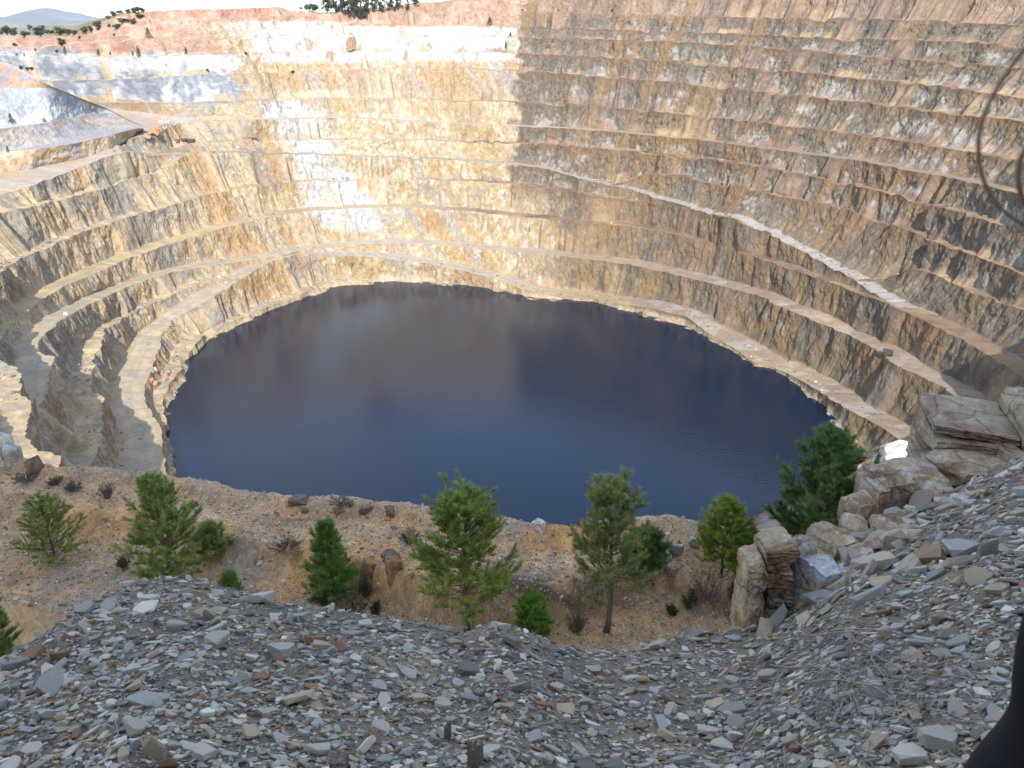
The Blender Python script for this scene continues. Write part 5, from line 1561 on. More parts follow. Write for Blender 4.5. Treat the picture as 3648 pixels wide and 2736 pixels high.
def far_tree(panel, zx, zb, zt, zw, kind, label, group):
    ox, oy = OFF[panel]
    bx_, by_, ty_ = (ox + zx * .4123) / DPX, (oy + zb * .4123) / DPX, (oy + zt * .4123) / DPX
    p = pit_hit(bx_, by_)
    if p is None or depth_of(p) > 900:
        v = np.array([float(q) for q in ray(*D(bx_, by_))]); p = Vector(np.array([0, 0, EYE]) + v * 640.0)
    h = height_to(p, ty_); w = zw * .4123 / DPX * px_m(p)
    cnt[0] += 1
    root = empty('tree' if kind != 'cone' else 'pine_tree', (p[0], p[1], p[2] - .03 * h), rz=cnt[0] * 1.7)
    ww = w * (1.12 if kind == 'round' else 1.1) / {'round': .95, 'cone': .8, 'tall': .75}[kind]
    root.scale = (ww, ww, h * (1.04 if kind != 'round' else 1.0))
    tag(root, label, 'tree' if kind != 'cone' else 'pine tree', group)
    for nm_, me_ in zip(('crown', 'trunk'), FT[(kind, cnt[0] % 3)]):
        o_ = bpy.data.objects.new(nm_, me_); COL.objects.link(o_); o_.parent = root
    return root
ORD = ['first', 'second', 'third', 'fourth', 'fifth', 'sixth', 'seventh', 'eighth', 'ninth', 'tenth', 'eleventh', 'twelfth', 'thirteenth']
G1 = 'trees along the rim below the blue hill'
for i, (x_, b_, t_, w_) in enumerate([(10, 305, 258, 50), (65, 302, 208, 100), (125, 308, 228, 85), (215, 320, 252, 95), (262, 262, 205, 45), (355, 312, 208, 125), (432, 300, 245, 80), (520, 306, 218, 125), (600, 300, 242, 75), (645, 299, 250, 80), (740, 288, 220, 90), (795, 278, 216, 75), (860, 250, 160, 90)]):
    far_tree('T1', x_, b_, t_, w_, 'round', f'dark green round-headed rim tree, {ORD[i]} from the left in the row under the blue hill', G1)
G2 = 'trees on the knoll at the upper left'
for i, (x_, b_, t_, w_) in enumerate([(935, 165, 125, 45), (980, 142, 85, 62), (1040, 122, 80, 62), (1110, 112, 72, 62), (1160, 108, 55, 62), (1198, 108, 42, 80), (1238, 108, 66, 42)]):
    far_tree('T1', x_, b_, t_, w_, 'round', f'dark tree on the crest of the upper left knoll, {ORD[i]} from its left end', G2)
for i, (x_, b_, t_, w_, lab) in enumerate([(1155, 208, 150, 62, 'round green tree alone on the pale flank of the upper left knoll'), (950, 240, 195, 45, 'yellow-green bush low on the knoll flank left of the round tree'), (1065, 195, 150, 110, 'dark scrub patch in the middle of the knoll flank'), (1020, 245, 200, 90, 'dark scrub patch at the foot of the knoll flank'), (1205, 152, 112, 90, 'dark scrub patch near the top of the knoll flank'), (850, 262, 238, 35, 'little bush at the left foot of the knoll')]):
    far_tree('T1', x_, b_, t_, w_, 'round', lab, G2)
G3 = 'small pines scattered on the upper benches'
for (pn, x_, b_, t_, w_, kd, lab) in [
    ('T1', 540, 400, 318, 90, 'round', 'round dark tree on the pale slope below the rim tree row'), ('T1', 567, 468, 400, 38, 'cone', 'slim pine just below the round dark tree'), ('T1', 855, 486, 425, 46, 'cone', 'dark pine on the bench edge under the red slope'),
    ('T1', 955, 478, 440, 20, 'cone', 'tiny pine right of the dark bench-edge pine'), ('T1', 1150, 478, 440, 24, 'cone', 'tiny pine left of the tall slim bench pine'), ('T1', 1200, 496, 392, 38, 'cone', 'tall slim pine rooted on the bench under the red slope'),
    ('T1', 1285, 330, 238, 60, 'cone', 'dark pine standing in front of the smooth red slope'), ('T1', 1610, 465, 405, 32, 'cone', 'lone pine on the bench right of the tall slim one'), ('T1', 690, 338, 305, 28, 'round', 'small bush on the upper bench left of the white patch'),
    ('T1', 988, 312, 285, 22, 'round', 'small bush at the lip above the upper red bench'), ('T1', 125, 402, 360, 40, 'round', 'small round bush on the far left pale slope'), ('T1', 310, 445, 412, 28, 'round', 'small bush beside the far left track'),
    ('T1', 500, 455, 422, 38, 'round', 'dark bush left of the slim pine on the pale slope'), ('T1', 145, 482, 455, 22, 'cone', 'tiny conifer at the far left bench edge'), ('T1', 212, 486, 455, 22, 'cone', 'second tiny conifer at the far left bench edge'),
    ('T1', 185, 602, 560, 38, 'round', 'bush on the reddish slope behind the promontory'), ('T1', 242, 608, 568, 42, 'round', 'middle bush of three behind the promontory'), ('T1', 275, 608, 570, 38, 'round', 'right bush of three behind the promontory'),
    ('T1', 102, 1072, 978, 58, 'cone', 'green pine on the promontory bench near the left edge'), ('T1', 387, 1056, 1018, 24, 'cone', 'tiny pine in the middle of the promontory bench'), ('T1', 1797, 622, 585, 28, 'round', 'dark bush in the middle of the pale upper face'),
    ('T1', 2125, 476, 438, 26, 'round', 'dark bush at the bench edge above the pale upper face'), ('T1', 70, 1316, 1255, 26, 'cone', 'small pine on the second promontory bench by the left edge'),
    ('T2', 2020, 216, 146, 54, 'cone', 'dark conical pine on the white upper bench in the middle'), ('T2', 2198, 316, 272, 28, 'cone', 'small pine on the bench right of the dark conical pine'), ('T2', 2158, 420, 350, 22, 'cone', 'slender pine below the small bench pine, against white rock'),
    ('T2', 320, 640, 600, 34, 'round', 'dark bush between the grey upper faces'), ('T3', 425, 630, 588, 26, 'cone', 'small pine on the grey bench right of the centre'),
    ('T3', 90, 95, 70, 20, 'round', 'leftmost tiny bush along the top right bench'), ('T3', 398, 97, 78, 16, 'round', 'middle tiny bush along the top right bench'), ('T3', 865, 106, 68, 20, 'round', 'rightmost tiny bush along the top right bench')]:
    far_tree(pn, x_, b_, t_, w_, kd, lab, G3)
G4 = 'tall trees of the grove at the top edge'
for i, (x_, b_, t_, w_) in enumerate([(615, 112, -40, 85), (690, 116, -60, 95), (770, 132, -75, 95), (845, 165, -45, 95), (905, 172, -65, 85), (962, 166, -35, 75), (1020, 112, -55, 75), (1090, 106, -45, 65), (1160, 102, -35, 75), (1232, 92, -45, 65), (1310, 97, -30, 34), (1372, 42, -30, 70)]):
    far_tree('T2', x_, b_, t_, w_, 'tall', f'tall dark grove tree cut by the top edge, {ORD[i]} from the left', G4)
for (x_, b_, t_, w_, lab) in [(490, 108, 5, 105, 'bushy grey-green tree left of the tall grove'), (385, 84, 55, 42, 'low shrub on the skyline left of the bushy grove tree'), (440, 88, 26, 52, 'small tree touching the left side of the bushy grove tree')]:
    far_tree('T2', x_, b_, t_, w_, 'round', lab, G4)

# ------------------------------------------------------------------ small things in the pit
def zp(panel, zx, zy):
    ox, oy = OFF[panel]
    return (ox + zx * .4123) / DPX, (oy + zy * .4123) / DPX
def pit_at(panel, zx, zy):
    return pit_hit(*zp(panel, zx, zy))
def boxv(x0, x1, y0, y1, z0, z1):
    V = np.array([[x, y, z] for z in (z0, z1) for x, y in ((x0, y0), (x1, y0), (x1, y1), (x0, y1))], float)
    Q = np.array([[0, 3, 2, 1], [4, 5, 6, 7], [0, 1, 5, 4], [1, 2, 6, 5], [2, 3, 7, 6], [3, 0, 4, 7]])
    return V, np.vstack([Q[:, [0, 1, 2]], Q[:, [0, 2, 3]]])
M_PALEWOOD = rock_mat('weathered_timber', base=(.55, .52, .48), grain=1.0, grain2=.1, bump=.2, bump_d=.02, contrast=.2, coord='Object')
M_RUST = rock_mat('rusty_metal', base=(.24, .10, .055), grain=.6, grain2=.05, bump=.3, bump_d=.01, contrast=.35, coord='Object')
M_DARKMETAL = rock_mat('dark_sheet_metal', base=(.07, .065, .07), grain=.8, grain2=.1, bump=.2, bump_d=.02, contrast=.3, coord='Object')
M_CONC = rock_mat('white_concrete', base=(.72, .72, .70), grain=.6, grain2=.06, bump=.2, bump_d=.01, contrast=.12, coord='Object')

p = pit_at('T1', 1428, 1092); u1 = .4123 / DPX * px_m(p)
fr = empty('timber_frame', p, .2); tag(fr, 'ruined whitish timber frame standing on the bench at the haul road bend', 'structure')
W_, H_ = 82 * u1, 74 * u1
for k, xx in enumerate((-.5, -.17, .17, .5)):
    for yy in (-.22, .22):
        mesh_from('post', *tube(np.array([[xx * W_, yy * W_, -.3], [xx * W_ * .97, yy * W_, H_ * (.62 if k in (0, 3) else .98)]]), .17, 5), M_PALEWOOD, parent=fr)
for zz_, x0, x1 in ((.42, -.56, .56), (.62, -.56, .56), (.97, -.26, .26)):
    for yy in (-.25, .25):
        mesh_from('beam', *boxv(x0 * W_, x1 * W_, yy * W_ - .14, yy * W_ + .14, zz_ * H_, zz_ * H_ + .32), M_PALEWOOD, parent=fr)
mesh_from('platform', *boxv(-.50 * W_, .50 * W_, -.21 * W_, .21 * W_, .50 * H_, .50 * H_ + .2), M_PALEWOOD, parent=fr)
mesh_from('brace', *tube(np.array([[-.5 * W_, -.24 * W_, .02], [-.17 * W_, -.24 * W_, .6 * H_]]), .12, 4), M_PALEWOOD, parent=fr)

def mound(name, label, cat, panel, zx, zy, zw, zh, col, seed, group=None):
    p = pit_at(panel, zx, zy); u = .4123 / DPX * px_m(p)
    w, h = zw * u, zh * u
    g = np.linspace(-1, 1, 30); A, B = np.meshgrid(g, g)
    rr_ = np.hypot(A, B) * (1 + .5 * (fbm(A * 2 + seed, B * 2, 0 * A, seed, 3) - .5))
    Z = np.clip(1.06 - np.sqrt(rr_ ** 2 + .03), -.15, 1) * h * 1.2 + (fbm(A * 6, B * 6 + seed, 0 * A, seed + 1, 3) - .5) * h * .25
    c = np.array(col)[None] * (.7 + .6 * fbm(A.ravel() * 8, B.ravel() * 8, 0 * A.ravel(), seed + 2, 3))[:, None]
    o = mesh_from(name, np.stack([A * w / 2, B * w / 2, Z - .1], -1).reshape(-1, 3), grid_faces(30, 30), M_TALUS, c)
    o.location = p + (Vector((p[0] - CX, p[1] - CY, 0)).normalized() * w * .33 if cat == 'scree' else Vector((0, 0, 0))); tag(o, label, cat, group)
GH = 'earth heaps on the haul road'
mound('earth_heap', 'orange earth heap nearest the timber frame on the haul road', 'earth heap', 'T1', 1384, 1128, 60, 52, (.42, .22, .12), 31, GH)
mound('earth_heap', 'orange earth heap in the middle of the haul road bend', 'earth heap', 'T1', 1335, 1152, 90, 58, (.44, .25, .12), 32, GH)
mound('earth_heap', 'low pinkish earth heap at the lower end of the haul road bend', 'earth heap', 'T1', 1265, 1184, 95, 32, (.42, .26, .19), 33, GH)
mound('earth_heap', 'brown lump of earth on the grey slope left of the haul road', 'earth heap', 'T1', 790, 932, 48, 34, (.30, .17, .10), 34)
mound('scree_cone', 'brown scree cone spilled down the upper bench under the grove', 'scree', 'T2', 835, 428, 175, 128, (.30, .21, .13), 35)

p = pit_at('T1', 1622, 1236); u1 = .4123 / DPX * px_m(p)
sh = empty('site_shed', p, .1); tag(sh, 'pair of dark low sheds at the foot of the dark rock face', 'shed')
for x0, x1, h_ in ((-60, -6, 34), (2, 58, 30)):
    mesh_from('shed_wall', *boxv(x0 * u1, x1 * u1, -1.6, 1.6, -.2, h_ * u1), M_DARKMETAL, parent=sh)
    mesh_from('roof', *boxv((x0 - 2) * u1, (x1 + 2) * u1, -1.9, 1.9, h_ * u1, (h_ + 4) * u1), M_RUST, parent=sh)
p = pit_at('T1', 1540, 1236); o = mesh_from('rusty_tank', *tube(np.array([[-1.1, 0, 1.2], [-1.0, 0, 1.2], [1.0, 0, 1.2], [1.1, 0, 1.2]]), [.7, 1.25, 1.25, .7], 12), M_RUST)
o.location = p; tag(o, 'small rust-red tank beside the dark low sheds', 'tank')
p = pit_at('T1', 2170, 1210); u1 = .4123 / DPX * px_m(p)
rk = empty('pipe_trestle', p, -.05); tag(rk, 'long low rust-red trestle on the white flat bench', 'trestle')
mesh_from('rail', *boxv(-58 * u1, 58 * u1, -.3, .3, 1.2, 1.7), M_RUST, parent=rk)
for xx in (-52, -20, 12, 46):
    mesh_from('leg', *boxv(xx * u1 - .2, xx * u1 + .2, -.29, .29, -.4, 1.2), M_RUST, parent=rk)
p = pit_at('B1', 570, 1058); u1 = .4123 / DPX * px_m(p)
V, F = boxv(-17 * u1, 17 * u1, -.8, .8, -.2, 18 * u1); V[4:, 0] *= .92
o = mesh_from('concrete_block', V, F, M_CONC); o.location = p; o.rotation_euler = (0, 0, .25); tag(o, 'small white concrete block at the edge of the grey haul road', 'block')

def pit_rock(name, label, group, panel, zx, zy, zw, zh, pal, seed):
    p = pit_at(panel, zx, zy); u = .4123 / DPX * px_m(p)
    r = np.random.default_rng(seed)
    V, F = rock_shape(r, nx=9, ncut=10, rough=.06, keep_flat=.68)
    V = V / np.abs(V).max(axis=0) * np.array([zw * u / 2, zw * u / 2, zh * u * .62]); V[:, 2] += zh * u * .40
    o = mesh_from(name, V, F, M_BOULDER, block_tint(V, pal, seed, 1.0)); o.location = p; o.rotation_euler = (0, 0, r.uniform(0, 3)); tag(o, label, 'rock', group)
SAL = ((.52, .32, .22), (.44, .25, .16), (.56, .42, .32))
GR_ = 'fallen rocks by the left shore'
for i, (x_, y_, w_, h_, pal, lab) in enumerate([(1398, 1570, 42, 34, SAL, 'salmon rock at the top of the shore rockfall'), (1440, 1592, 46, 38, SAL, 'second salmon rock in the shore rockfall'), (1486, 1628, 52, 36, SAL, 'broad salmon rock lowest in the shore rockfall'), (1345, 1540, 36, 30, BLUEP, 'grey rock at the left of the shore rockfall'), (1320, 1565, 30, 26, BLUEP, 'small grey rock beside the shore rockfall'), (1418, 1632, 34, 26, SAL, 'small salmon rock under the shore rockfall'), (1462, 1560, 30, 24, SAL, 'small salmon rock at the right of the shore rockfall')]):
    pit_rock('fallen_rock', lab, GR_, 'B1', x_, y_, w_, h_, pal, 900 + i)
for i, (x_, y_, lab) in enumerate([(2160, 1270, 'salmon rock on the left shore nearest the blue water'), (2200, 1310, 'salmon rock below the one nearest the blue water')]):
    pit_rock('fallen_rock', lab, GR_, 'B1', 1310 + i * 30, 1640 + i * 22, 40, 34, SAL, 920 + i)
DKP = ((.075, .06, .055), (.11, .085, .07), (.05, .045, .045))
pit_rock('dark_boulder', 'dark brown lump standing on the pale right-hand bench road', None, 'B4', 1030, 1412, 86, 64, DKP, 930)
pit_rock('dark_boulder', 'dark rock stump at the far waterline right of the centre', None, 'B3', 1110, 1062, 34, 30, DKP, 931)
pit_rock('white_mound', 'bright white sunlit rock mound left of the big red rock face', None, 'P', 0, 0, 1, 1, CREAMP, 932) if False else None
p = pit_hit(1960, 1024)
if p is not None:
    r = np.random.default_rng(933); V, F = rock_shape(r, nx=12, ncut=10, rough=.07, keep_flat=.66); m_ = px_m(p)
    V = V / np.abs(V).max(axis=0) * np.array([80 * m_, 55 * m_, 50 * m_]); V[:, 2] += 12 * m_
    o = mesh_from('white_rock_mound', V, F, M_BOULDER, np.clip(block_tint(V, ((.74, .73, .71), (.68, .65, .60), (.60, .50, .38)), 933, .3), 0, .8)); o.location = p
    tag(o, 'bright white sunlit rock mound left of the big red rock face', 'rock')
# loose rocks lying on the benches
r = np.random.default_rng(41)
Pn, Sn, Cn = [], [], []
for j, L in list(enumerate(LW))[1:]:
    n = 520
    th_i = r.integers(60, NT - 60, n); a = r.uniform(0, 1, n)
    rad_ = RR[j, th_i] + 1.2 + a ** .6 * max(1.5, L['w'] - 1.0)
    ok = (RR[min(j + 1, len(LW) - 1), th_i] - RR[j, th_i] > L['w']) | (j == len(LW) - 1)
    ok &= (TH[th_i] > -28) & (TH[th_i] < 236)
    if L['floor'] != 'floor': ok &= (a > .8) | (r.uniform(0, 1, n) < .12)
    x = CX + rad_ * UX[th_i]; y = CY + rad_ * UY[th_i]
    Pn.append(np.stack([x, y, ZZ[j, th_i] + .25], 1)[ok]); Sn.append(np.clip(np.exp(r.normal(-.75, .45, n)), .2, 1.7)[ok])
    Cn.append((np.array([(.40, .32, .22), (.30, .22, .16), (.50, .46, .40), (.22, .19, .16)])[r.integers(0, 4, n)] * r.uniform(.7, 1.2, n)[:, None])[ok])
Pn, Sn, Cn = np.vstack(Pn), np.concatenate(Sn), np.vstack(Cn)
nn = len(Pn); nrm = np.tile([0, 0, 1.0], (nn, 1))
ro = scatter_mesh('bench_rubble', Pn, rot_from(nrm, r.uniform(0, 6.28, nn), r.uniform(0, .5, nn), r.uniform(0, 6.28, nn)), Sn, r.integers(0, 6, nn), Cn, [t for t in TPL if t[0] == 'chunk'][:6], M_TALUS)
tag(ro, 'fallen rock scattered along the pit benches', None, None, 'stuff')

# ------------------------------------------------------------------ dead wood on the near bank
def bank_hit(dx_, dy_):
    dx, dy, dz = [float(q) for q in ray(*D(dx_, dy_))]
    ts = np.linspace(.8, 22, 3000); P = np.stack([dx * ts, dy * ts, EYE + dz * ts], 1)
    k = np.argmax(P[:, 2] - bank_z(P[:, 0], P[:, 1]) < 0)
    return P[k]
M_TWIG2 = rock_mat('grey_dead_wood', base=(.30, .265, .23), grain=.2, grain2=.02, bump=.3, bump_d=.003, contrast=.3, coord='Object')
def twig(a, b, rad_, lift, seed, label=None, mat=None, group='dry twigs on the near shale bank'):
    r = np.random.default_rng(seed)
    A, B = bank_hit(*a), bank_hit(*b)
    t = np.linspace(0, 1, 9)[:, None]
    P = A * (1 - t) + B * t
    L_ = np.linalg.norm(B - A)
    P[:, 2] = np.maximum(bank_z(P[:, 0], P[:, 1]), P[:, 2]) + .018 + lift * np.sin(np.pi * t[:, 0]) * L_
    P[1:-1] += np.cumsum(r.normal(0, .008, (7, 3)), axis=0) * L_ * .8
    c = P[0].copy()
    V, F = tube(P - c, np.linspace(rad_, rad_ * .45, 9), 5)
    o = mesh_from('dry_twig', V, F, mat or M_TWIG2, smooth=True); o.location = c
    if label: tag(o, label, 'twig', group)
    return o
TW = [((1700, 1392), (1985, 1432), .005, .03, 'long grey twig under the pale boulders'), ((1790, 1370), (2060, 1420), .004, .05, 'thin twig arching right from below the cream boulder'), ((1650, 1440), (1905, 1520), .005, .02, 'straight grey twig slanting down below the rock pillar'),
      ((1720, 1480), (2010, 1555), .004, .02, 'pale twig slanting through the middle of the twig litter'), ((1840, 1385), (1940, 1560), .0035, .04, 'twig leaning steeply across the twig litter'), ((1935, 1395), (1830, 1500), .003, .06, 'thin twig leaning left across the litter'),
      ((1800, 1570), (1825, 1480), .005, .02, 'short upright stick in the lower litter'), ((1888, 1540), (1872, 1640), .004, .02, 'dark twig pointing down near the bottom right'), ((2035, 1470), (2150, 1500), .004, .03, 'brown twig near the dark sleeve'),
      ((1990, 1450), (2150, 1458), .003, .04, 'thin brown twig beside the dark sleeve, above the others'), ((2000, 1540), (2140, 1585), .004, .02, 'twig low beside the dark sleeve'), ((1640, 1560), (1600, 1655), .005, .02, 'pale stick near the bottom below the rock pillar'),
      ((1880, 1420), (2000, 1490), .006, .02, 'thicker brown stick in the middle of the litter'), ((1760, 1405), (1800, 1380), .007, .02, 'short thick stick under the bluish boulder'), ((440, 1530), (730, 1420), .003, .02, 'long fine straw slanting up in the left middle of the bank'),
      ((735, 1422), (900, 1500), .003, .03, 'fine straw slanting down from the large straw in the left bank'), ((1080, 1500), (1240, 1482), .003, .03, 'straw lying left of the long pale stone'), ((1120, 1580), (1290, 1555), .004, .02, 'brown twig low in the middle of the bank'),
      ((1235, 1445), (1420, 1440), .004, .02, 'brown twig near the crest below the slender pine'), ((1575, 1600), (1690, 1500), .0035, .05, 'thin grass stem slanting up in the lower right'), ((1700, 1600), (1770, 1650), .004, .02, 'grey twig at the bottom edge below the litter'),
      ((1955, 1600), (2040, 1560), .004, .03, 'twig crossing near the lower right corner'), ((250, 1560), (262, 1600), .003, .02, 'tiny upright straw in the lower left'), ((640, 1320), (660, 1395), .003, .02, 'fine upright straw high in the left bank')]
for i, (a, b, rr_, lf, lab) in enumerate(TW):
    twig(a, b, rr_, lf, 1000 + i, lab)
r = np.random.default_rng(77); parts = []
for i in range(260):
    cx_, cy_ = r.normal(1870, 110), r.normal(1470, 62)
    if cy_ < 1375 or cx_ > 2130: continue
    A = bank_hit(cx_, cy_); an = r.uniform(0, 6.28); L_ = r.uniform(.06, .22)
    t = np.linspace(-.5, .5, 4)[:, None]; P = A + t * L_ * np.array([np.cos(an), np.sin(an), 0])
    P[:, 2] = bank_z(P[:, 0], P[:, 1]) + .02 + r.uniform(0, .03) * (1 - 4 * t[:, 0] ** 2) + t[:, 0] * r.normal(0, .03)
    parts.append(tube(P, .0014, 3))
lo_ = mesh_from('twig_litter', *join(parts), M_TWIG2); tag(lo_, 'tangle of fine dry twigs among the stones at right', None, None, 'stuff')
# weathered wood stumps and the rusty pipe
for i, (x_, y_, w_, h_, lab) in enumerate([(1027, 1652, 30, 62, 'split grey wood stump upright at the bottom edge in the middle'), (968, 1598, 12, 46, 'thin weathered wooden stake left of the split stump'), (730, 1650, 42, 20, 'short grey wood piece low in the left middle')]):
    A = bank_hit(x_, y_); m_ = px_m(A); r = np.random.default_rng(60 + i)
    V, F = rock_shape(r, nx=8, ncut=3, rough=.06, keep_flat=.9); V = V / np.abs(V).max(axis=0) * np.array([w_ * m_ / 2, w_ * m_ / 2.4, h_ * m_ * .62]); V[:, 2] += h_ * m_ * .42
    V[:, 0] += .004 * np.sin(V[:, 1] * 400) ; V[:, 2] *= 1 + .12 * np.sign(np.sin(V[:, 0] * 160)) * (V[:, 2] > h_ * m_ * .6)
    o = mesh_from('wood_stump', V, F, M_TWIG); o.location = A; tag(o, lab, 'wood', 'weathered wood pieces')
A = bank_hit(1612, 1366); B_ = A + np.array([.26, .05, .085]); 
V, F = tube(np.array([[0, 0, .01], [.08, .01, .025], [.16, .03, .045]]), [.014, .014, .015], 10)
o = mesh_from('rusty_pipe', V, F, M_RUST); o.location = A; tag(o, 'short rusty pipe lying at the foot of the rock pillar', 'pipe')

# ------------------------------------------------------------------ the companion at the right edge
def flat_mat(name, base, rough=.8):
    return rock_mat(name, base=base, rough=rough, grain=.05, grain2=.004, bump=.15, bump_d=.001, contrast=.12, coord='Object')
M_COAT = flat_mat('black_cloth', (.006, .006, .009)); M_JEANS = flat_mat('dark_denim', (.02, .025, .04)); M_SKIN = flat_mat('skin', (.50, .31, .22), .55)
M_HAIR = flat_mat('brown_hair', (.30, .19, .125), .5); M_EYE = flat_mat('eye', (.6, .6, .6), .3); M_SHOE = flat_mat('shoe', (.05, .045, .04))
def skinned(name, nodes, edges, mat, parent, root=0, sub=2):
    me = bpy.data.meshes.new(name)
    me.from_pydata([n[0] for n in nodes], edges, [])
    o = bpy.data.objects.new(name, me); COL.objects.link(o); o.parent = parent
    m = o.modifiers.new('skin', 'SKIN'); m.use_smooth_shade = True
    for i, n in enumerate(nodes):
        me.skin_vertices[0].data[i].radius = n[1] if isinstance(n[1], tuple) else (n[1], n[1])
        me.skin_vertices[0].data[i].use_root = (i == root)
    m2 = o.modifiers.new('sub', 'SUBSURF'); m2.levels = sub; m2.render_levels = sub
    me.materials.append(mat)
    return o
PXo, PYo = .80, .52
PZo = float(bank_z(np.array([PXo]), np.array([PYo]))[0])
per = empty('person', (PXo, PYo, PZo)); tag(per, 'person in black clothes at the right edge, brown hair blowing in a loop', 'person')
Hh = 1.60
B = [((0, 0, .86), (.15, .11)), ((0, 0, 1.05), (.13, .10)), ((0, .01, 1.24), (.15, .10)), ((0, 0, 1.36), (.07, .07)), ((0, .01, 1.40), .052), ((0, .02, 1.47), (.072, .085)), ((0, .02, 1.55), (.078, .095)), ((0, .02, 1.615), (.055, .065)),
     ((-.16, 0, 1.31), .055), ((-.25, .07, 1.10), .042), ((-.275, .09, .93), .036), ((-.275, .06, .70), .026), ((-.27, .05, .62), (.018, .034)),
     ((.16, 0, 1.31), .055), ((.21, .0, 1.06), .042), ((.20, .12, .86), .030), ((.19, .19, .80), (.034, .018)),
     ((-.09, 0, .80), .095), ((-.10, .02, .46), .062), ((-.10, -.01, .08), .042), ((-.10, .12, .03), .04), ((.09, 0, .80), .095), ((.10, .02, .46), .062), ((.10, -.01, .08), .042), ((.10, .12, .03), .04), ((0, .115, 1.50), .014)]
E_ = [(0, 1), (1, 2), (2, 3), (3, 4), (4, 5), (5, 6), (6, 7), (2, 8), (8, 9), (9, 10), (10, 11), (11, 12), (2, 13), (13, 14), (14, 15), (15, 16), (0, 17), (17, 18), (18, 19), (19, 20), (0, 21), (21, 22), (22, 23), (23, 24), (6, 25)]
for hand, base, sg in ((12, (-.27, .05, .62), 1), (16, (.19, .19, .80), -1)):
    dn = hand == 12
    for q, (ox_, ln, rr_) in enumerate(((-.026, .070, .0085), (-.009, .080, .009), (.009, .075, .0088), (.025, .060, .008))):
        i0 = len(B); b0 = np.array(base)
        if dn: B += [(tuple(b0 + (0, ox_, -.035)), .010), (tuple(b0 + (.006, ox_ * 1.15, -.035 - ln * .6)), rr_), (tuple(b0 + (.025, ox_ * 1.2, -.035 - ln)), rr_ * .85)]
        else: B += [(tuple(b0 + (ox_, .035, 0)), .010), (tuple(b0 + (ox_ * 1.15, .035 + ln * .6, -.012)), rr_), (tuple(b0 + (ox_ * 1.2, .035 + ln, -.035)), rr_ * .85)]
        E_ += [(hand, i0), (i0, i0 + 1), (i0 + 1, i0 + 2)]
    i0 = len(B); b0 = np.array(base)
    B += [(tuple(b0 + ((.005, .036, 0) if dn else (sg * .036, .0, -.005))), .011), (tuple(b0 + ((.02, .05, -.04) if dn else (sg * .058, .035, -.02))), .0095)]; E_ += [(hand, i0), (i0, i0 + 1)]
skinned('body', B, E_, M_SKIN, per)
CT = [((0, 0, .80), (.19, .15)), ((0, 0, 1.03), (.165, .13)), ((0, .01, 1.24), (.175, .125)), ((0, 0, 1.365), (.085, .085)), ((-.17, .01, 1.315), .078), ((-.262, .08, 1.15), .082), ((-.246, .08, 1.05), .075), ((-.234, .085, .98), .071), ((-.266, .09, .895), .082), ((-.28, .06, .73), .05), ((.16, 0, 1.315), .075), ((.215, 0, 1.07), .064), ((.205, .11, .88), .050), ((0, 0, .70), (.20, .16))]
skinned('coat', CT, [(0, 1), (1, 2), (2, 3), (2, 4), (4, 5), (5, 6), (6, 7), (7, 8), (8, 9), (2, 10), (10, 11), (11, 12), (0, 13)], M_COAT, per, root=1)
skinned('trousers', [((0, 0, .84), (.165, .125)), ((-.095, 0, .74), .105), ((-.10, .02, .46), .078), ((-.10, -.01, .10), .062), ((.095, 0, .74), .105), ((.10, .02, .46), .078), ((.10, -.01, .10), .062)], [(0, 1), (1, 2), (2, 3), (0, 4), (4, 5), (5, 6)], M_JEANS, per)
for sx_ in (-1, 1):
    skinned('shoe', [((sx_ * .10, -.04, .05), .05), ((sx_ * .10, .08, .035), .048), ((sx_ * .10, .16, .03), .035)], [(0, 1), (1, 2)], M_SHOE, per)
    V, F = hull_template(np.random.default_rng(5).normal(0, 1, (60, 3)) / 1.0); V = V / np.linalg.norm(V, axis=1)[:, None] * .011
    ey = mesh_from('eye', V, F, M_EYE, smooth=True, parent=per); ey.location = (sx_ * .032, .105, 1.535)
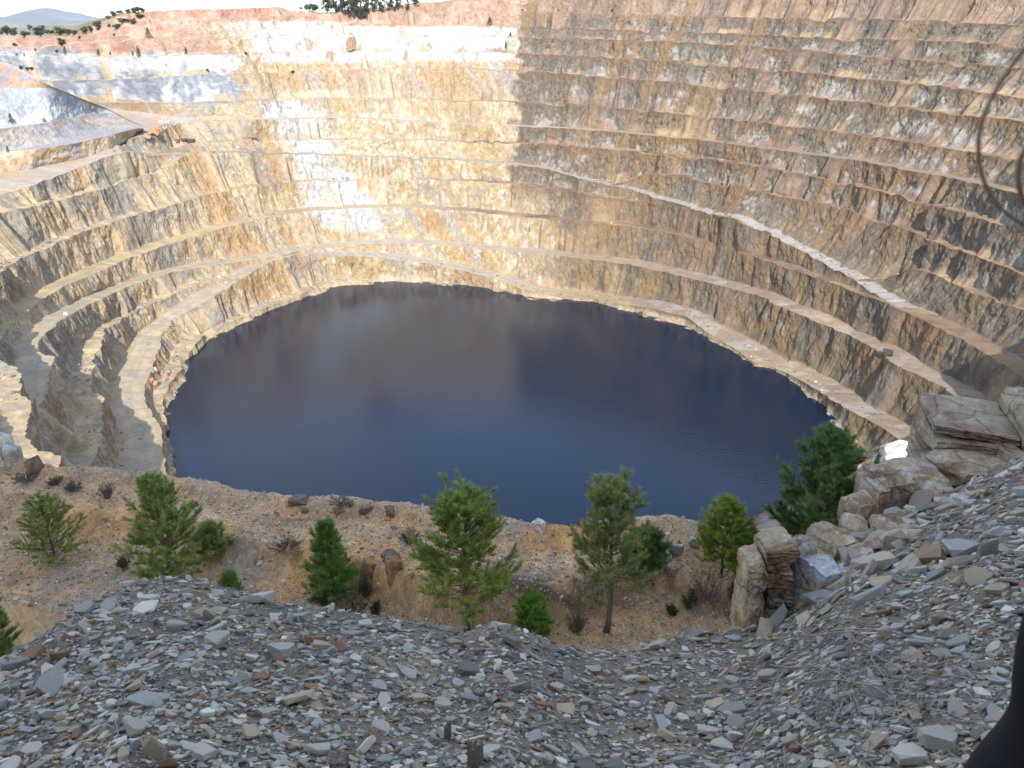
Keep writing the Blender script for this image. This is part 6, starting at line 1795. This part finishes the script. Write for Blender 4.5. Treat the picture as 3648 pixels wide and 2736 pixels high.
skinned('mouth', [((-.022, .108, 1.455), .005), ((0, .113, 1.455), .006), ((.022, .108, 1.455), .005)], [(0, 1), (1, 2)], flat_mat('lips', (.42, .17, .14)), per)
hair = skinned('hair', [((0, -.02, 1.62), (.085, .10)), ((0, -.05, 1.55), (.10, .095)), ((0, -.085, 1.44), (.095, .06)), ((0, -.095, 1.30), (.085, .045)), ((-.085, -.01, 1.50), .03), ((.085, -.01, 1.50), .03)], [(0, 1), (1, 2), (2, 3), (1, 4), (1, 5)], M_HAIR, per, root=1)
def strand(pix, f, rad_):
    P = np.array([at_f(a, b, f) for a, b in pix])
    u = np.linspace(0, len(P) - 1, 60); k = np.arange(len(P))
    Q = np.stack([np.interp(u, k, P[:, c]) for c in range(3)], 1)
    for _ in range(3):
        Q[1:-1] = (Q[:-2] + 2 * Q[1:-1] + Q[2:]) / 4
    head = np.array([PXo - .06, PYo - .05, PZo + 1.53])
    n_ = 14; t = np.linspace(0, 1, n_)[:, None]
    Q = np.vstack([(head * (1 - t) + Q[0] * t)[:-1], Q])
    V, F = tube(Q - np.array([PXo, PYo, PZo]), rad_, 6)
    o = mesh_from('hair_strand', V, F, M_HAIR, smooth=True, parent=per)
    return o
strand([(2290, 20), (2235, 80), (2190, 135), (2150, 195), (2124, 250), (2113, 300), (2114, 350), (2126, 395), (2146, 432), (2172, 460), (2215, 488), (2270, 505)], .40, .0010)
strand([(2270, 270), (2225, 305), (2203, 345), (2199, 390), (2208, 430), (2235, 475), (2290, 520)], .40, .0014)

# ------------------------------------------------------------------ air
hz = bpy.data.materials.new('air'); hz.use_nodes = True
nt = hz.node_tree; nt.nodes.clear()
ho = nt.nodes.new('ShaderNodeOutputMaterial'); pv = nt.nodes.new('ShaderNodeVolumePrincipled')
pv.inputs['Color'].default_value = (.80, .88, 1.0, 1); pv.inputs['Density'].default_value = 3.6e-5; pv.inputs['Anisotropy'].default_value = 0.0
nt.links.new(pv.outputs[0], ho.inputs['Volume'])
V, F = boxv(-31000, 31000, -700, 31000, -8, 620)
ho_ = mesh_from('haze', V, F, hz); tag(ho_, None, None, None, 'stuff')
